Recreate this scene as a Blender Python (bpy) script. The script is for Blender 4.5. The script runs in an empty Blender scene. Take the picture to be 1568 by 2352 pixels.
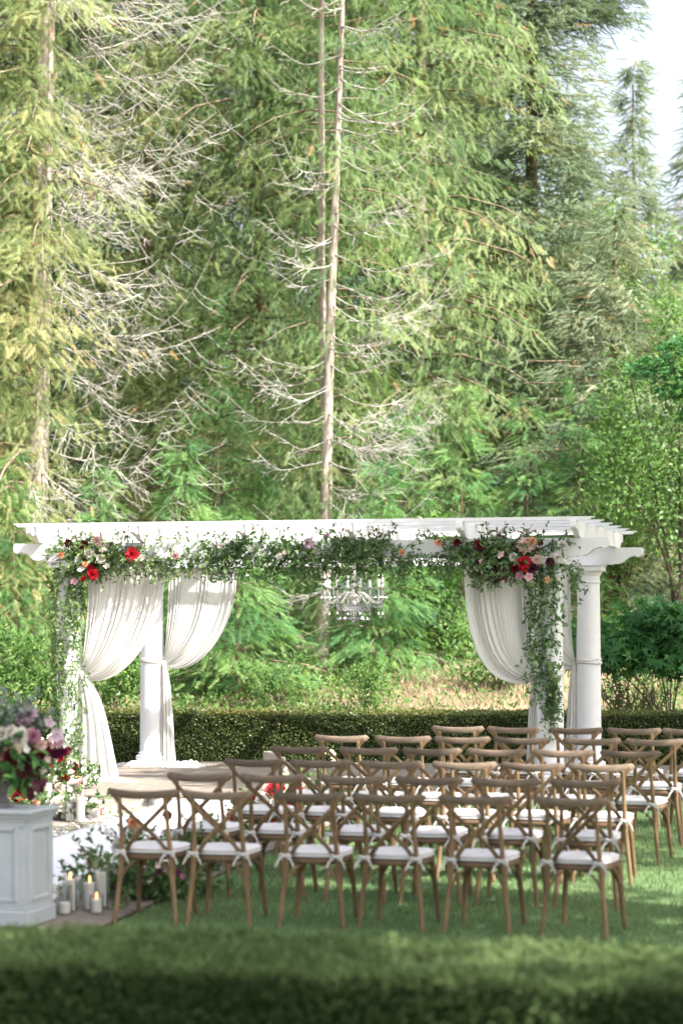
import bpy, math, random
import numpy as np
from mathutils import Vector, Matrix
random.seed(7); rng = np.random.default_rng(7)
sc = bpy.context.scene
PI = math.pi
# ---------------------------------------------------------------- camera
CAM_H = 1.66
cam_d = bpy.data.cameras.new('camera'); cam = bpy.data.objects.new('camera', cam_d)
sc.collection.objects.link(cam); sc.camera = cam
cam.location = (0, 0, CAM_H); cam.rotation_euler = (PI/2, 0, 0)
cam_d.sensor_fit = 'HORIZONTAL'; cam_d.sensor_width = 24.0; cam_d.lens = 80.0
cam_d.shift_y = 284/1568
cam_d.clip_end = 2000
cam_d.dof.use_dof = True; cam_d.dof.focus_distance = 25.5; cam_d.dof.aperture_fstop = 1.7
# ---------------------------------------------------------------- light
SUN_TO = Vector((0.80, -0.62, 1.0)).normalized()
elev = math.asin(SUN_TO.z)
w = bpy.data.worlds.new('World'); sc.world = w; w.use_nodes = True
nt = w.node_tree; bg = nt.nodes['Background']
sky = nt.nodes.new('ShaderNodeTexSky'); sky.sky_type = 'NISHITA'; sky.sun_disc = False
sky.sun_elevation = elev; sky.sun_rotation = math.atan2(SUN_TO.x, SUN_TO.y)
sky.air_density = 1.0; sky.dust_density = 5.0; sky.ozone_density = 1.0
hs = nt.nodes.new('ShaderNodeHueSaturation'); hs.inputs['Saturation'].default_value = .5; hs.inputs['Value'].default_value = 1.08
nt.links.new(sky.outputs[0], hs.inputs['Color']); nt.links.new(hs.outputs[0], bg.inputs[0]); bg.inputs[1].default_value = 0.13
sd = bpy.data.lights.new('sun', 'SUN'); sd.energy = 4.8; sd.angle = math.radians(0.6); sd.color = (1.0, 0.95, 0.88)
so = bpy.data.objects.new('sun', sd); sc.collection.objects.link(so)
so.rotation_euler = SUN_TO.to_track_quat('Z', 'Y').to_euler()
sc.view_settings.view_transform = 'Standard'; sc.view_settings.look = 'None'
sc.view_settings.exposure = 1.65; sc.view_settings.gamma = 1.0; sc.view_settings.use_curve_mapping = False
sc.render.engine = 'CYCLES'
cy = sc.cycles; cy.use_denoising = True; cy.max_bounces = 8; cy.diffuse_bounces = 4; cy.transparent_max_bounces = 8
cy.transmission_bounces = 6; cy.caustics_reflective = False; cy.caustics_refractive = False
# ---------------------------------------------------------------- frame of the ceremony (u along the rows, v down the aisle)
TH = math.radians(14.6); C_, S_ = math.cos(TH), math.sin(TH)
def W(u, v): return (u*C_ + v*S_, -u*S_ + v*C_)
def UV(x, y): return (x*C_ - y*S_, x*S_ + y*C_)
def gz(x, y):
    v = x*S_ + y*C_
    if v < 21.1: return -0.0344*(21.1 - max(v, 4.0))
    if y > 30.3:
        t = min(max((y-30.3)/6.5, 0), 1); return 1.15*t*t*(3-2*t) + max(0, y-37)*0.02
    return 0.0
def at(px, py, Y):   # a point of the place seen at (px, py) of a 1568-wide frame, Y metres away
    return Vector(((px-784)/5227*Y, Y, CAM_H - (py-1460)/5227*Y))
# ---------------------------------------------------------------- helpers
def link(o, parent=None):
    sc.collection.objects.link(o)
    if parent is not None: o.parent = parent
    return o
def tag(o, label=None, cat=None, group=None, kind=None):
    if label: o['label'] = label
    if cat: o['category'] = cat
    if group: o['group'] = group
    if kind: o['kind'] = kind
    return o
def empty(name, loc, rz=0.0):
    o = bpy.data.objects.new(name, None); o.location = loc; o.rotation_euler = (0, 0, rz); o.empty_display_size = .1
    return link(o)
class MB:
    def __init__(s): s.v = []; s.f = []; s.m = []; s.mi = 0
    def add(s, vs, fs):
        b = len(s.v); s.v += [tuple(p) for p in vs]; s.f += [tuple(b+i for i in f) for f in fs]; s.m += [s.mi]*len(fs); return s
    def box(s, c, d, M=None, bev=0.0):
        x, y, z = d[0]/2, d[1]/2, d[2]/2
        if bev <= 0:
            vs = [Vector((sx*x, sy*y, sz*z)) for sz in (-1, 1) for sy in (-1, 1) for sx in (-1, 1)]
            fs = [(0,2,3,1),(4,5,7,6),(0,1,5,4),(2,6,7,3),(0,4,6,2),(1,3,7,5)]
        else:
            b = bev; vs = []; 
            pr = [(x-b,y),(x,y-b),(x,-y+b),(x-b,-y),(-x+b,-y),(-x,-y+b),(-x,y-b),(-x+b,y)]
            rings = []
            for zz, k in ((-z, b), (-z+b, 0), (z-b, 0), (z, b)):
                r = []
                for px, py in pr:
                    qx = px - math.copysign(k, px)*(1 if True else 0); qy = py - math.copysign(k, py)
                    r.append(Vector((max(-x+b, min(x-b, px)) if k else px, max(-y+b, min(y-b, py)) if k else py, zz)))
                rings.append(r)
            for r in rings: vs += r
            fs = [tuple(range(8)), tuple(reversed(range(24, 32)))]
            for k in range(3):
                for i in range(8):
                    j = (i+1) % 8; fs.append((k*8+j, k*8+i, (k+1)*8+i, (k+1)*8+j))
        if M is not None: vs = [M @ p for p in vs]
        c = Vector(c)
        return s.add([p + c for p in vs], fs)
    def tube(s, pts, rad, n=6, cap=True, flat=1.0, ref=None):
        pts = [Vector(p) for p in pts]
        if not hasattr(rad, '__len__'): rad = [rad]*len(pts)
        vs = []; a = None
        for i, p in enumerate(pts):
            d = (pts[min(i+1, len(pts)-1)] - pts[max(i-1, 0)])
            if d.length < 1e-9: d = Vector((0, 0, 1))
            d.normalize()
            if a is None:
                h = Vector(ref) if ref is not None else (Vector((0, 0, 1)) if abs(d.z) < .9 else Vector((1, 0, 0)))
                a = (h - d*h.dot(d)).normalized()
            else:
                a = (a - d*a.dot(d)); a = a.normalized() if a.length > 1e-6 else d.orthogonal().normalized()
            b = d.cross(a)
            for k in range(n):
                t = 2*PI*k/n
                vs.append(p + a*(math.cos(t)*rad[i]) + b*(math.sin(t)*rad[i]*flat))
        fs = []
        for i in range(len(pts)-1):
            for k in range(n):
                j = (k+1) % n; fs.append((i*n+k, i*n+j, (i+1)*n+j, (i+1)*n+k))
        if cap:
            fs.append(tuple(reversed(range(n)))); fs.append(tuple(range((len(pts)-1)*n, len(pts)*n)))
        return s.add(vs, fs)
    def lathe(s, prof, n=32, c=(0, 0, 0)):
        c = Vector(c); vs = []; fs = []
        for r, z in prof:
            for k in range(n):
                t = 2*PI*k/n; vs.append(c + Vector((r*math.cos(t), r*math.sin(t), z)))
        for i in range(len(prof)-1):
            for k in range(n):
                j = (k+1) % n; fs.append((i*n+k, i*n+j, (i+1)*n+j, (i+1)*n+k))
        if prof[0][0] > 1e-5: fs.append(tuple(reversed(range(n))))
        if prof[-1][0] > 1e-5: fs.append(tuple(range((len(prof)-1)*n, len(prof)*n)))
        return s.add(vs, fs)
    def prism(s, poly, off, M):   # polygon (2-D, ccw) in the x-z plane of M, extruded along y by +-off
        n = len(poly)
        vs = [M @ Vector((p[0], -off, p[1])) for p in poly] + [M @ Vector((p[0], off, p[1])) for p in poly]
        fs = [tuple(range(n)), tuple(reversed(range(n, 2*n)))]
        for i in range(n):
            j = (i+1) % n; fs.append((j, i, n+i, n+j))
        return s.add(vs, fs)
    def grid(s, fn, nu, nv, closed_u=False):
        vs = [fn(i/(nu if closed_u else nu-1), j/(nv-1)) for j in range(nv) for i in range(nu)]
        fs = []
        for j in range(nv-1):
            for i in range(nu if closed_u else nu-1):
                k = (i+1) % nu; fs.append((j*nu+i, j*nu+k, (j+1)*nu+k, (j+1)*nu+i))
        return s.add(vs, fs)
    def mesh(s, name, mat, smooth=False):
        me = bpy.data.meshes.new(name); me.from_pydata(s.v, [], s.f)
        for mm in (mat if isinstance(mat, (list, tuple)) else [mat]): me.materials.append(mm)
        if isinstance(mat, (list, tuple)): me.polygons.foreach_set('material_index', s.m)
        if smooth:
            me.polygons.foreach_set('use_smooth', [True]*len(s.f))
            try: me.set_sharp_from_angle(angle=math.radians(smooth if smooth is not True else 40))
            except Exception: pass
        me.update(); return me
    def build(s, name, mat, parent=None, smooth=False):
        return link(bpy.data.objects.new(name, s.mesh(name, mat, smooth)), parent)
def place(name, mesh, parent=None, loc=None, M=None):
    o = bpy.data.objects.new(name, mesh)
    if M is not None: o.matrix_local = M
    if loc is not None: o.location = loc
    return link(o, parent)
def copy_tree(o, parent=None):
    c = o.copy(); sc.collection.objects.link(c)
    if parent is not None: c.parent = parent
    for ch in list(o.children): copy_tree(ch, c)
    return c
def rawmesh(name, V, F, mat, parent=None, tint=None, kind=None, smooth=False):
    """V (n,3) floats, F (m,k) ints"""
    me = bpy.data.meshes.new(name); n, (m, k) = len(V), F.shape
    me.vertices.add(n); me.vertices.foreach_set('co', V.astype(np.float32).ravel())
    me.loops.add(m*k); me.loops.foreach_set('vertex_index', F.astype(np.int32).ravel())
    me.polygons.add(m); me.polygons.foreach_set('loop_start', np.arange(0, m*k, k, dtype=np.int32))
    if tint is not None:
        a = me.attributes.new('tint', 'FLOAT', 'POINT'); a.data.foreach_set('value', tint.astype(np.float32))
    me.materials.append(mat); me.update(calc_edges=True)
    if smooth: me.polygons.foreach_set('use_smooth', np.ones(m, dtype=bool))
    o = link(bpy.data.objects.new(name, me), parent)
    if kind: o['kind'] = kind
    return o
def norm(a): return a/np.maximum(np.linalg.norm(a, axis=-1, keepdims=True), 1e-9)
def cloud(name, tmpl, P, X, N, scale, tint, mat, parent=None, kind=None):
    """tmpl (T,k,3) faces with x along the stalk; one copy per P, x axis X, normal near N"""
    X = norm(X); Z = norm(N - X*np.sum(N*X, 1, keepdims=True)); Y = np.cross(Z, X)
    T, k = tmpl.shape[0], tmpl.shape[1]; q = tmpl.reshape(-1, 3)
    sc_ = scale[:, None, None] if scale.ndim == 1 else scale[:, None, :]
    Q = q[None]*sc_
    V = P[:, None, :] + Q[..., 0:1]*X[:, None] + Q[..., 1:2]*Y[:, None] + Q[..., 2:3]*Z[:, None]
    V = V.reshape(-1, 3); F = np.arange(len(V)).reshape(-1, k)
    return rawmesh(name, V, F, mat, parent, np.repeat(tint, T*k), kind)
# ---------------------------------------------------------------- materials
def mat(name, col, rough=.6, spec=.3, noise=None, nscale=20, trans=0.0, tcol=None, metal=0.0, bump=0.0, bscale=80, stretch=(1,1,1), transm=0, ior=1.45, obj_random=0.0, sheen=0, sss=0):
    m = bpy.data.materials.new(name); m.use_nodes = True; t = m.node_tree; b = t.nodes['Principled BSDF']
    b.inputs['Roughness'].default_value = rough; b.inputs['Specular IOR Level'].default_value = spec
    b.inputs['Metallic'].default_value = metal; b.inputs['IOR'].default_value = ior
    b.inputs['Transmission Weight'].default_value = transm
    if sheen: b.inputs['Sheen Weight'].default_value = sheen
    out = t.nodes['Material Output']; c4 = (*col, 1)
    b.inputs['Base Color'].default_value = c4; src = None
    tc = t.nodes.new('ShaderNodeTexCoord'); mp = t.nodes.new('ShaderNodeMapping'); mp.inputs['Scale'].default_value = stretch
    t.links.new(tc.outputs['Object'], mp.inputs[0])
    if noise is not None:
        nz = t.nodes.new('ShaderNodeTexNoise'); nz.inputs['Scale'].default_value = nscale; nz.inputs['Detail'].default_value = 5
        t.links.new(mp.outputs[0], nz.inputs['Vector'])
        mx = t.nodes.new('ShaderNodeMix'); mx.data_type = 'RGBA'; mx.inputs['A'].default_value = c4; mx.inputs['B'].default_value = (*noise, 1)
        rp = t.nodes.new('ShaderNodeMapRange'); rp.inputs[1].default_value = .35; rp.inputs[2].default_value = .65
        t.links.new(nz.outputs[0], rp.inputs[0]); t.links.new(rp.outputs[0], mx.inputs['Factor']); src = mx.outputs['Result']
    if obj_random:
        oi = t.nodes.new('ShaderNodeObjectInfo'); hv = t.nodes.new('ShaderNodeHueSaturation')
        mr = t.nodes.new('ShaderNodeMapRange'); mr.inputs[3].default_value = 1-obj_random; mr.inputs[4].default_value = 1+obj_random
        t.links.new(oi.outputs['Random'], mr.inputs[0]); t.links.new(mr.outputs[0], hv.inputs['Value'])
        if src is not None: t.links.new(src, hv.inputs['Color'])
        else: hv.inputs['Color'].default_value = c4
        src = hv.outputs[0]
    if src is not None: t.links.new(src, b.inputs['Base Color'])
    if bump:
        n2 = t.nodes.new('ShaderNodeTexNoise'); n2.inputs['Scale'].default_value = bscale; n2.inputs['Detail'].default_value = 4
        t.links.new(mp.outputs[0], n2.inputs['Vector'])
        bp = t.nodes.new('ShaderNodeBump'); bp.inputs['Strength'].default_value = bump; bp.inputs['Distance'].default_value = .01
        t.links.new(n2.outputs[0], bp.inputs['Height']); t.links.new(bp.outputs[0], b.inputs['Normal'])
    if trans:
        tr = t.nodes.new('ShaderNodeBsdfTranslucent'); tr.inputs[0].default_value = (*(tcol or col), 1)
        ms = t.nodes.new('ShaderNodeMixShader'); ms.inputs[0].default_value = trans
        t.links.new(b.outputs[0], ms.inputs[1]); t.links.new(tr.outputs[0], ms.inputs[2]); t.links.new(ms.outputs[0], out.inputs[0])
    return m
def leafmat(name, stops, trans=.42, rough=.5, spec=.25, tgain=1.3, gain=1.0):
    stops = [(p, tuple(q*gain for q in c)) for p, c in stops]
    """leaf colour picked by the 'tint' attribute"""
    m = bpy.data.materials.new(name); m.use_nodes = True; t = m.node_tree; b = t.nodes['Principled BSDF']; out = t.nodes['Material Output']
    b.inputs['Roughness'].default_value = rough; b.inputs['Specular IOR Level'].default_value = spec
    at_ = t.nodes.new('ShaderNodeAttribute'); at_.attribute_name = 'tint'
    r = t.nodes.new('ShaderNodeValToRGB'); el = r.color_ramp.elements
    while len(el) < len(stops): el.new(.5)
    for e, (p, c) in zip(el, stops): e.position = p; e.color = (*c, 1)
    t.links.new(at_.outputs['Fac'], r.inputs[0]); t.links.new(r.outputs[0], b.inputs['Base Color'])
    tr = t.nodes.new('ShaderNodeBsdfTranslucent'); g = t.nodes.new('ShaderNodeMix'); g.data_type = 'RGBA'; g.blend_type = 'MULTIPLY'; g.inputs['Factor'].default_value = 1
    g.inputs['B'].default_value = (tgain, tgain*1.08, tgain*.75, 1)
    t.links.new(r.outputs[0], g.inputs['A']); t.links.new(g.outputs['Result'], tr.inputs[0])
    ms = t.nodes.new('ShaderNodeMixShader'); ms.inputs[0].default_value = trans
    t.links.new(b.outputs[0], ms.inputs[1]); t.links.new(tr.outputs[0], ms.inputs[2]); t.links.new(ms.outputs[0], out.inputs[0])
    return m
M = {}
M['white'] = mat('white_paint', (.68, .68, .70), .45, .35, bump=.05, bscale=60, noise=(.64, .64, .65), nscale=9)
M['cloth'] = mat('drape_cloth', (.79, .78, .76), .9, .1, trans=.58, tcol=(.84, .83, .80), bump=.15, bscale=220)
M['cushion'] = mat('cushion_cloth', (.64, .61, .61), .9, .1, bump=.2, bscale=150)
M['wood'] = mat('chair_wood', (.245, .155, .082), .55, .3, noise=(.145, .095, .055), nscale=9, stretch=(3, 3, .5), bump=.2, bscale=60, obj_random=.24)
M['railwood'] = mat('rail_wood', (.205, .15, .105), .6, .3, noise=(.115, .088, .068), nscale=14, stretch=(.6, 4, 6), bump=.25, bscale=50, obj_random=.24)
M['seatwood'] = mat('seat_wood', (.16, .10, .06), .6, .3, noise=(.11, .07, .045), nscale=12)
M['screw'] = mat('screw_metal', (.25, .13, .06), .4, .5, metal=.6)
M['paver'] = mat('paving_stone', (.24, .205, .17), .8, .2, noise=(.175, .15, .125), nscale=5, bump=.3, bscale=50, obj_random=.07)
M['joint'] = mat('paving_joint', (.11, .095, .08), .9, .1, noise=(.08, .07, .06), nscale=30)
M['soil'] = mat('forest_soil', (.26, .19, .13), .95, .1, noise=(.09, .10, .04), nscale=.9, bump=.5, bscale=6)
M['lawn'] = mat('lawn_ground', (.085, .14, .06), .95, .1, noise=(.125, .185, .08), nscale=7)
M['runner'] = mat('runner_cloth', (.60, .60, .63), .85, .1, bump=.1, bscale=14)
M['bark'] = mat('bark', (.30, .235, .18), .9, .1, noise=(.17, .125, .09), nscale=3, stretch=(5, 5, .7), bump=.8, bscale=16)
M['palebark'] = mat('pale_bark', (.46, .40, .35), .9, .1, noise=(.27, .22, .18), nscale=2.5, stretch=(4, 4, .8), bump=.6, bscale=14)
M['deadwood'] = mat('dead_branch_wood', (.42, .40, .365), .9, .1, noise=(.24, .225, .20), nscale=6)
M['darkbark'] = mat('dark_bark', (.07, .055, .045), .9, .1, noise=(.12, .10, .08), nscale=8)
M['stone'] = mat('urn_stone', (.34, .32, .31), .85, .2, noise=(.24, .23, .22), nscale=14, bump=.4, bscale=40)
M['pedestal'] = mat('pedestal_paint', (.40, .43, .455), .5, .35, noise=(.36, .39, .415), nscale=5)
M['candle'] = mat('candle_wax', (.86, .84, .80), .5, .3, trans=.25)
def thinglass(name, tint, fac, fm=.35):
    m = bpy.data.materials.new(name); m.use_nodes = True; t = m.node_tree; out = t.nodes['Material Output']; t.nodes.remove(t.nodes['Principled BSDF'])
    tr = t.nodes.new('ShaderNodeBsdfTransparent'); tr.inputs[0].default_value = (*tint, 1); gl = t.nodes.new('ShaderNodeBsdfGlossy'); gl.inputs['Roughness'].default_value = .04
    fr = t.nodes.new('ShaderNodeFresnel'); fr.inputs[0].default_value = 1.45; mm = t.nodes.new('ShaderNodeMath'); mm.operation = 'MULTIPLY_ADD'; mm.inputs[1].default_value = fm; mm.inputs[2].default_value = fac
    ms = t.nodes.new('ShaderNodeMixShader'); t.links.new(fr.outputs[0], mm.inputs[0]); t.links.new(mm.outputs[0], ms.inputs[0]); t.links.new(tr.outputs[0], ms.inputs[1]); t.links.new(gl.outputs[0], ms.inputs[2]); t.links.new(ms.outputs[0], out.inputs[0])
    return m
M['glass'] = thinglass('clear_glass', (.985, .99, .99), .03)
M['crystal'] = thinglass('crystal', (.96, .97, .98), .6, 1.0)
M['chandelier'] = mat('chandelier_enamel', (.80, .78, .74), .35, .5)
M['stem'] = mat('stem', (.10, .12, .045), .7, .2)
M['brownstem'] = mat('brown_twig', (.17, .11, .065), .8, .2)
M['box'] = mat('fixture_paint', (.30, .27, .22), .6, .3)
M['wick'] = mat('wick', (.03, .03, .03), .9, .1)
fl = bpy.data.materials.new('flame'); fl.use_nodes = True; fb = fl.node_tree.nodes['Principled BSDF']
fb.inputs['Base Color'].default_value = (1, .6, .2, 1); fb.inputs['Emission Color'].default_value = (1, .42, .10, 1); fb.inputs['Emission Strength'].default_value = 3.0
M['flame'] = fl
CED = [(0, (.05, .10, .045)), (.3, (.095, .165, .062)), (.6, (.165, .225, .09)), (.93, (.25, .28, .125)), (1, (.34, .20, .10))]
M['cedar'] = leafmat('cedar_foliage', CED, gain=1.25)
M['cedar_gold'] = leafmat('golden_cedar_foliage', [(0, (.07, .12, .045)), (.35, (.16, .21, .08)), (.7, (.25, .275, .115)), (.94, (.33, .32, .15)), (1, (.38, .23, .11))], gain=1.15)
M['cedar_green'] = leafmat('green_cedar_foliage', [(0, (.045, .12, .05)), (.4, (.10, .21, .075)), (.8, (.18, .30, .10)), (1, (.26, .33, .12))], trans=.4, gain=1.12)
M['cedar_shade_tone'] = leafmat('shade_toned_cedar_foliage', [(0, (.03, .06, .028)), (.5, (.065, .105, .042)), (1, (.13, .17, .07))], trans=.25)  # darkened so the gaps between nearer trees read as shade
M['fir'] = leafmat('fir_needles', [(0, (.075, .115, .08)), (.4, (.15, .195, .125)), (.8, (.225, .255, .16)), (.95, (.29, .28, .19)), (1, (.30, .20, .11))], trans=.35, gain=1.2)
M['broad'] = leafmat('broad_leaves', [(0, (.05, .11, .03)), (.5, (.10, .19, .05)), (.85, (.16, .26, .07)), (1, (.24, .33, .12))], trans=.45, rough=.45, spec=.3)
M['maple'] = leafmat('maple_leaves', [(0, (.025, .085, .03)), (.6, (.06, .18, .055)), (1, (.12, .27, .07))], trans=.3)
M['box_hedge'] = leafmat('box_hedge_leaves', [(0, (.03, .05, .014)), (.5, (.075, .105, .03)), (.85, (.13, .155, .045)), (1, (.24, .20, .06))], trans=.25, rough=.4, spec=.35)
M['near_hedge'] = leafmat('near_hedge_leaves', [(0, (.025, .05, .02)), (.5, (.065, .10, .038)), (1, (.16, .215, .09))], trans=.3, rough=.8, spec=.08)
M['grass'] = leafmat('grass_blades', [(0, (.085, .155, .065)), (.6, (.15, .235, .10)), (1, (.25, .30, .14))], trans=.35)
M['drygrass'] = leafmat('dry_grass', [(0, (.26, .19, .12)), (.6, (.42, .32, .23)), (1, (.50, .41, .31))], trans=.3)
M['smilax'] = leafmat('garland_leaves', [(0, (.035, .08, .03)), (.5, (.09, .165, .055)), (.85, (.18, .26, .09)), (.93, (.25, .32, .11)), (1, (.16, .035, .05))], trans=.28, rough=.35, spec=.4)
M['eucalyptus'] = leafmat('eucalyptus_leaves', [(0, (.10, .14, .11)), (1, (.26, .31, .27))], trans=.2)
M['burgundy'] = leafmat('burgundy_leaves', [(0, (.03, .008, .012)), (1, (.09, .018, .03))], trans=.15)
M['petalfall'] = leafmat('fallen_petals', [(0, (.70, .66, .62)), (1, (.82, .79, .76))], trans=.3)
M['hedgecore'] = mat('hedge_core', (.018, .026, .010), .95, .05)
FC = {'white': (.80, .76, .70), 'blush': (.78, .56, .52), 'pink': (.68, .40, .44), 'red': (.42, .012, .022), 'burgundy': (.13, .008, .02),
      'peach': (.78, .42, .24), 'mauve': (.46, .22, .30), 'lilac': (.58, .44, .52), 'cream': (.80, .70, .50), 'crimson': (.55, .02, .04), 'purple': (.10, .01, .05)}
for k, c in FC.items(): M['petal_'+k] = mat(k+'_petals', c, .65, .25, trans=.25, noise=tuple(x*.8 for x in c), nscale=30)
# ---------------------------------------------------------------- templates
def T_cedar(n=6):
    fs = []
    for i in range(n):
        t = .06 + .86*i/n
        for sgn in (-1, 1):
            L = .42*(1-.62*t)*random.uniform(.8, 1.15)
            fs.append([(t-.035, 0, 0), (t+.05, 0, .01), (t+L*.78, sgn*L*.62, -.05*random.random())])
    fs.append([(.86, -.025, 0), (.86, .025, 0), (1.05, 0, -.03)])
    return np.array(fs, dtype=float)
def T_fir():
    fs = []
    for i in range(5):
        t = .05+.18*i
        for sgn in (-1, 1):
            L = .34*(1-.5*t)*random.uniform(.8, 1.2); dz = random.uniform(-.06, .10)
            fs.append([(t, -.02, 0), (t+.06, .02, 0), (t+L, sgn*L*.55, dz)])
    fs.append([(0, -.03, 0), (0, .03, 0), (1, 0, 0)]); fs.append([(.3, 0, -.03), (.3, 0, .04), (1.02, 0, .05)])
    return np.array(fs, dtype=float)
def T_leaf(w=.22, fold=.05):
    return np.array([[(0, 0, 0), (.45, -w, fold), (1, 0, 0), (.45, w, fold)]], dtype=float)
def T_maple():
    fs = []
    for a, L in ((0, 1), (.75, .85), (-.75, .85), (1.5, .6), (-1.5, .6)):
        d = np.array([math.cos(a), math.sin(a)]); p = np.array([-d[1], d[0]])
        q = d*L*.45
        fs.append([(.0, 0, 0), (*(q-p*.13), .02), (*(d*L), -.06), (*(q+p*.13), .02)])
    return np.array(fs, dtype=float)
LEAF = T_leaf(); CEDAR = T_cedar(); CEDAR2 = T_cedar(3); FIR = T_fir(); MAPLE = T_maple()
TRI = np.array([[(0, -.06, 0), (0, .06, 0), (1, 0, 0)]], dtype=float)

# ================================================================ SETTING
def ground_sheet():
    xs = np.concatenate([np.linspace(-400, -14, 12), np.arange(-13, 13.1, .5), np.linspace(14, 400, 12)])
    ys = np.concatenate([np.linspace(-60, 3, 8), np.arange(3.5, 60, .5), np.linspace(62, 600, 12)])
    V = np.array([(x, y, gz(x, y)-.02) for y in ys for x in xs]); nx, ny = len(xs), len(ys)
    i = np.arange(nx-1)[None] + nx*np.arange(ny-1)[:, None]
    F = np.stack([i, i+1, i+1+nx, i+nx], -1).reshape(-1, 4)
    o = rawmesh('ground', V, F, M['soil'], kind='structure', smooth=True)
ground_sheet()
def uvsheet(name, u0, u1, v0, v1, dz, m, step=.25, noise=0):
    us = np.arange(u0, u1+1e-6, (u1-u0)/max(2, round((u1-u0)/step))); vs = np.arange(v0, v1+1e-6, (v1-v0)/max(2, round((v1-v0)/step)))
    V = []
    for v in vs:
        for u in us:
            x, y = W(u, v); V.append((x, y, gz(x, y)+dz+(noise*math.sin(u*5.1+v*1.3)*math.sin(v*4.7) if noise else 0)))
    nx, ny = len(us), len(vs); i = np.arange(nx-1)[None] + nx*np.arange(ny-1)[:, None]
    F = np.stack([i, i+1, i+1+nx, i+nx], -1).reshape(-1, 4)
    return rawmesh(name, np.array(V), F, m, kind='structure', smooth=True)
uvsheet('lawn', -5.23, 9, 3, 28.6, 0.0, M['lawn'])
PU0, PU1 = -8.15, -5.25                # aisle path
PV1 = 21.9                             # where the path meets the patio
pb = uvsheet('path', PU0, PU1, 9.6, PV1, .004, M['joint'])
pat = uvsheet('patio', -13.5, -2.0, PV1+.003, 29.2, .008, M['joint'])
def paver_mesh(a, b, h):
    return MB().box((0, 0, 0), (a, b, h), bev=.006).mesh('paver', M['paver'])
PW = .62
pm = paver_mesh(PW-.012, PW-.012, .03); pn = 0
slope = math.atan(.0344)
nu = 5
pw2 = (PU1-PU0)/nu; pm2 = paver_mesh(pw2-.012, PW-.012, .03)
v = 10.6
while v + PW <= PV1 + .02:
    for i in range(nu):
        u = PU0 + pw2*(i+.5); x, y = W(u, v+PW/2); o = place('paver', pm2, pb)
        o.location = (x, y, gz(x, y)+.004+random.uniform(0, .003)); o.rotation_euler = (slope if v+PW/2 < 21.1 else 0, 0, -TH)
    v += PW
def in_patio(u, v):
    if u > -2.2 or v > 28.9: return False
    if u > -5.0:
        return v > 25.3 - 3.3*math.sqrt(max(0, 1-((u+5.0)/2.6)**2)) + .2 if u < -2.4 else v > 25.5
    return True
cnt = 0
v = PV1 + .01
row = 0
while v < 29.0:
    u = -11.6 + (PW/2 if row % 2 else 0)
    while u < 3.0:
        ok = in_patio(u+PW/2, v+PW/2) or (v > 25.4 and u > -3)
        x, y = W(u+PW/2, v+PW/2)
        if ok and y < 29.5 and abs(x) < 6.5:
            o = place('paver', pm, pat); o.location = (x, y, .012+random.uniform(0, .003)); o.rotation_euler = (0, 0, -TH); cnt += 1
        u += PW
    v += PW; row += 1
# grass
def grass():
    n = 185000
    u = rng.uniform(-5.2, 3.2, n); v = 9.0 + (rng.random(n)**1.25)*18
    keep = ~((u < -2.4) & (v > 25.3 - 3.3*np.sqrt(np.clip(1-((np.clip(u, -5, -2.4)+5.0)/2.6)**2, 0, 1)))) & ~((v > 25.5))
    u, v = u[keep], v[keep]; x = u*C_+v*S_; y = -u*S_+v*C_
    k2 = np.abs(x) < .16*y+1.3; x, y, v = x[k2], y[k2], v[k2]; n = len(x)
    z = np.where(v < 21.1, -.0344*(21.1-v), 0)
    P = np.stack([x, y, z], 1); D = np.stack([rng.normal(0, .35, n), rng.normal(0, .35, n), np.ones(n)], 1)
    Nn = np.stack([rng.normal(0, 1, n), -np.ones(n), rng.normal(.3, .3, n)], 1)
    s = rng.uniform(.025, .055, n); scl = np.stack([s, np.full(n, .06), s], 1)
    t = np.clip(.5+.22*np.sin(x*2.3+1)*np.sin(y*1.1)+rng.normal(0, .2, n), 0, 1)
    o = cloud('grass', TRI, P, D, Nn, scl, t, M['grass'])
    tag(o, 'mown green lawn grass under and beside the wooden chairs', 'grass', kind='stuff')
grass()
# white aisle runner
def runner():
    us = np.linspace(-7.28, -6.15, 14); vs = np.linspace(12.6, 21.6, 120); V = []
    for top in (1, 0):
        for v_ in vs:
            for u_ in us:
                x, y = W(u_, v_); V.append((x, y, gz(x, y)+.028+(.006+.0035*math.sin(v_*3.1+u_*2)*math.sin(v_*1.7-u_*5) if top else 0)))
    nx, ny = len(us), len(vs); i = (np.arange(nx-1)[None] + nx*np.arange(ny-1)[:, None]).reshape(-1)
    F = [(a, a+1, a+1+nx, a+nx) for a in i]; b = nx*ny
    for a in range(nx-1): F.append((a+1, a, b+a, b+a+1)); k = (ny-1)*nx+a; F.append((k, k+1, b+k+1, b+k))
    for j in range(ny-1): a = j*nx; F.append((a, a+nx, b+a+nx, b+a)); a += nx-1; F.append((a+nx, a, b+a, b+a+nx))
    o = rawmesh('aisle_runner', np.array(V), np.array(F), M['runner'], smooth=False)
    tag(o, 'long white fabric runner laid down the paved aisle towards the pergola', 'runner')
runner()
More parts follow.
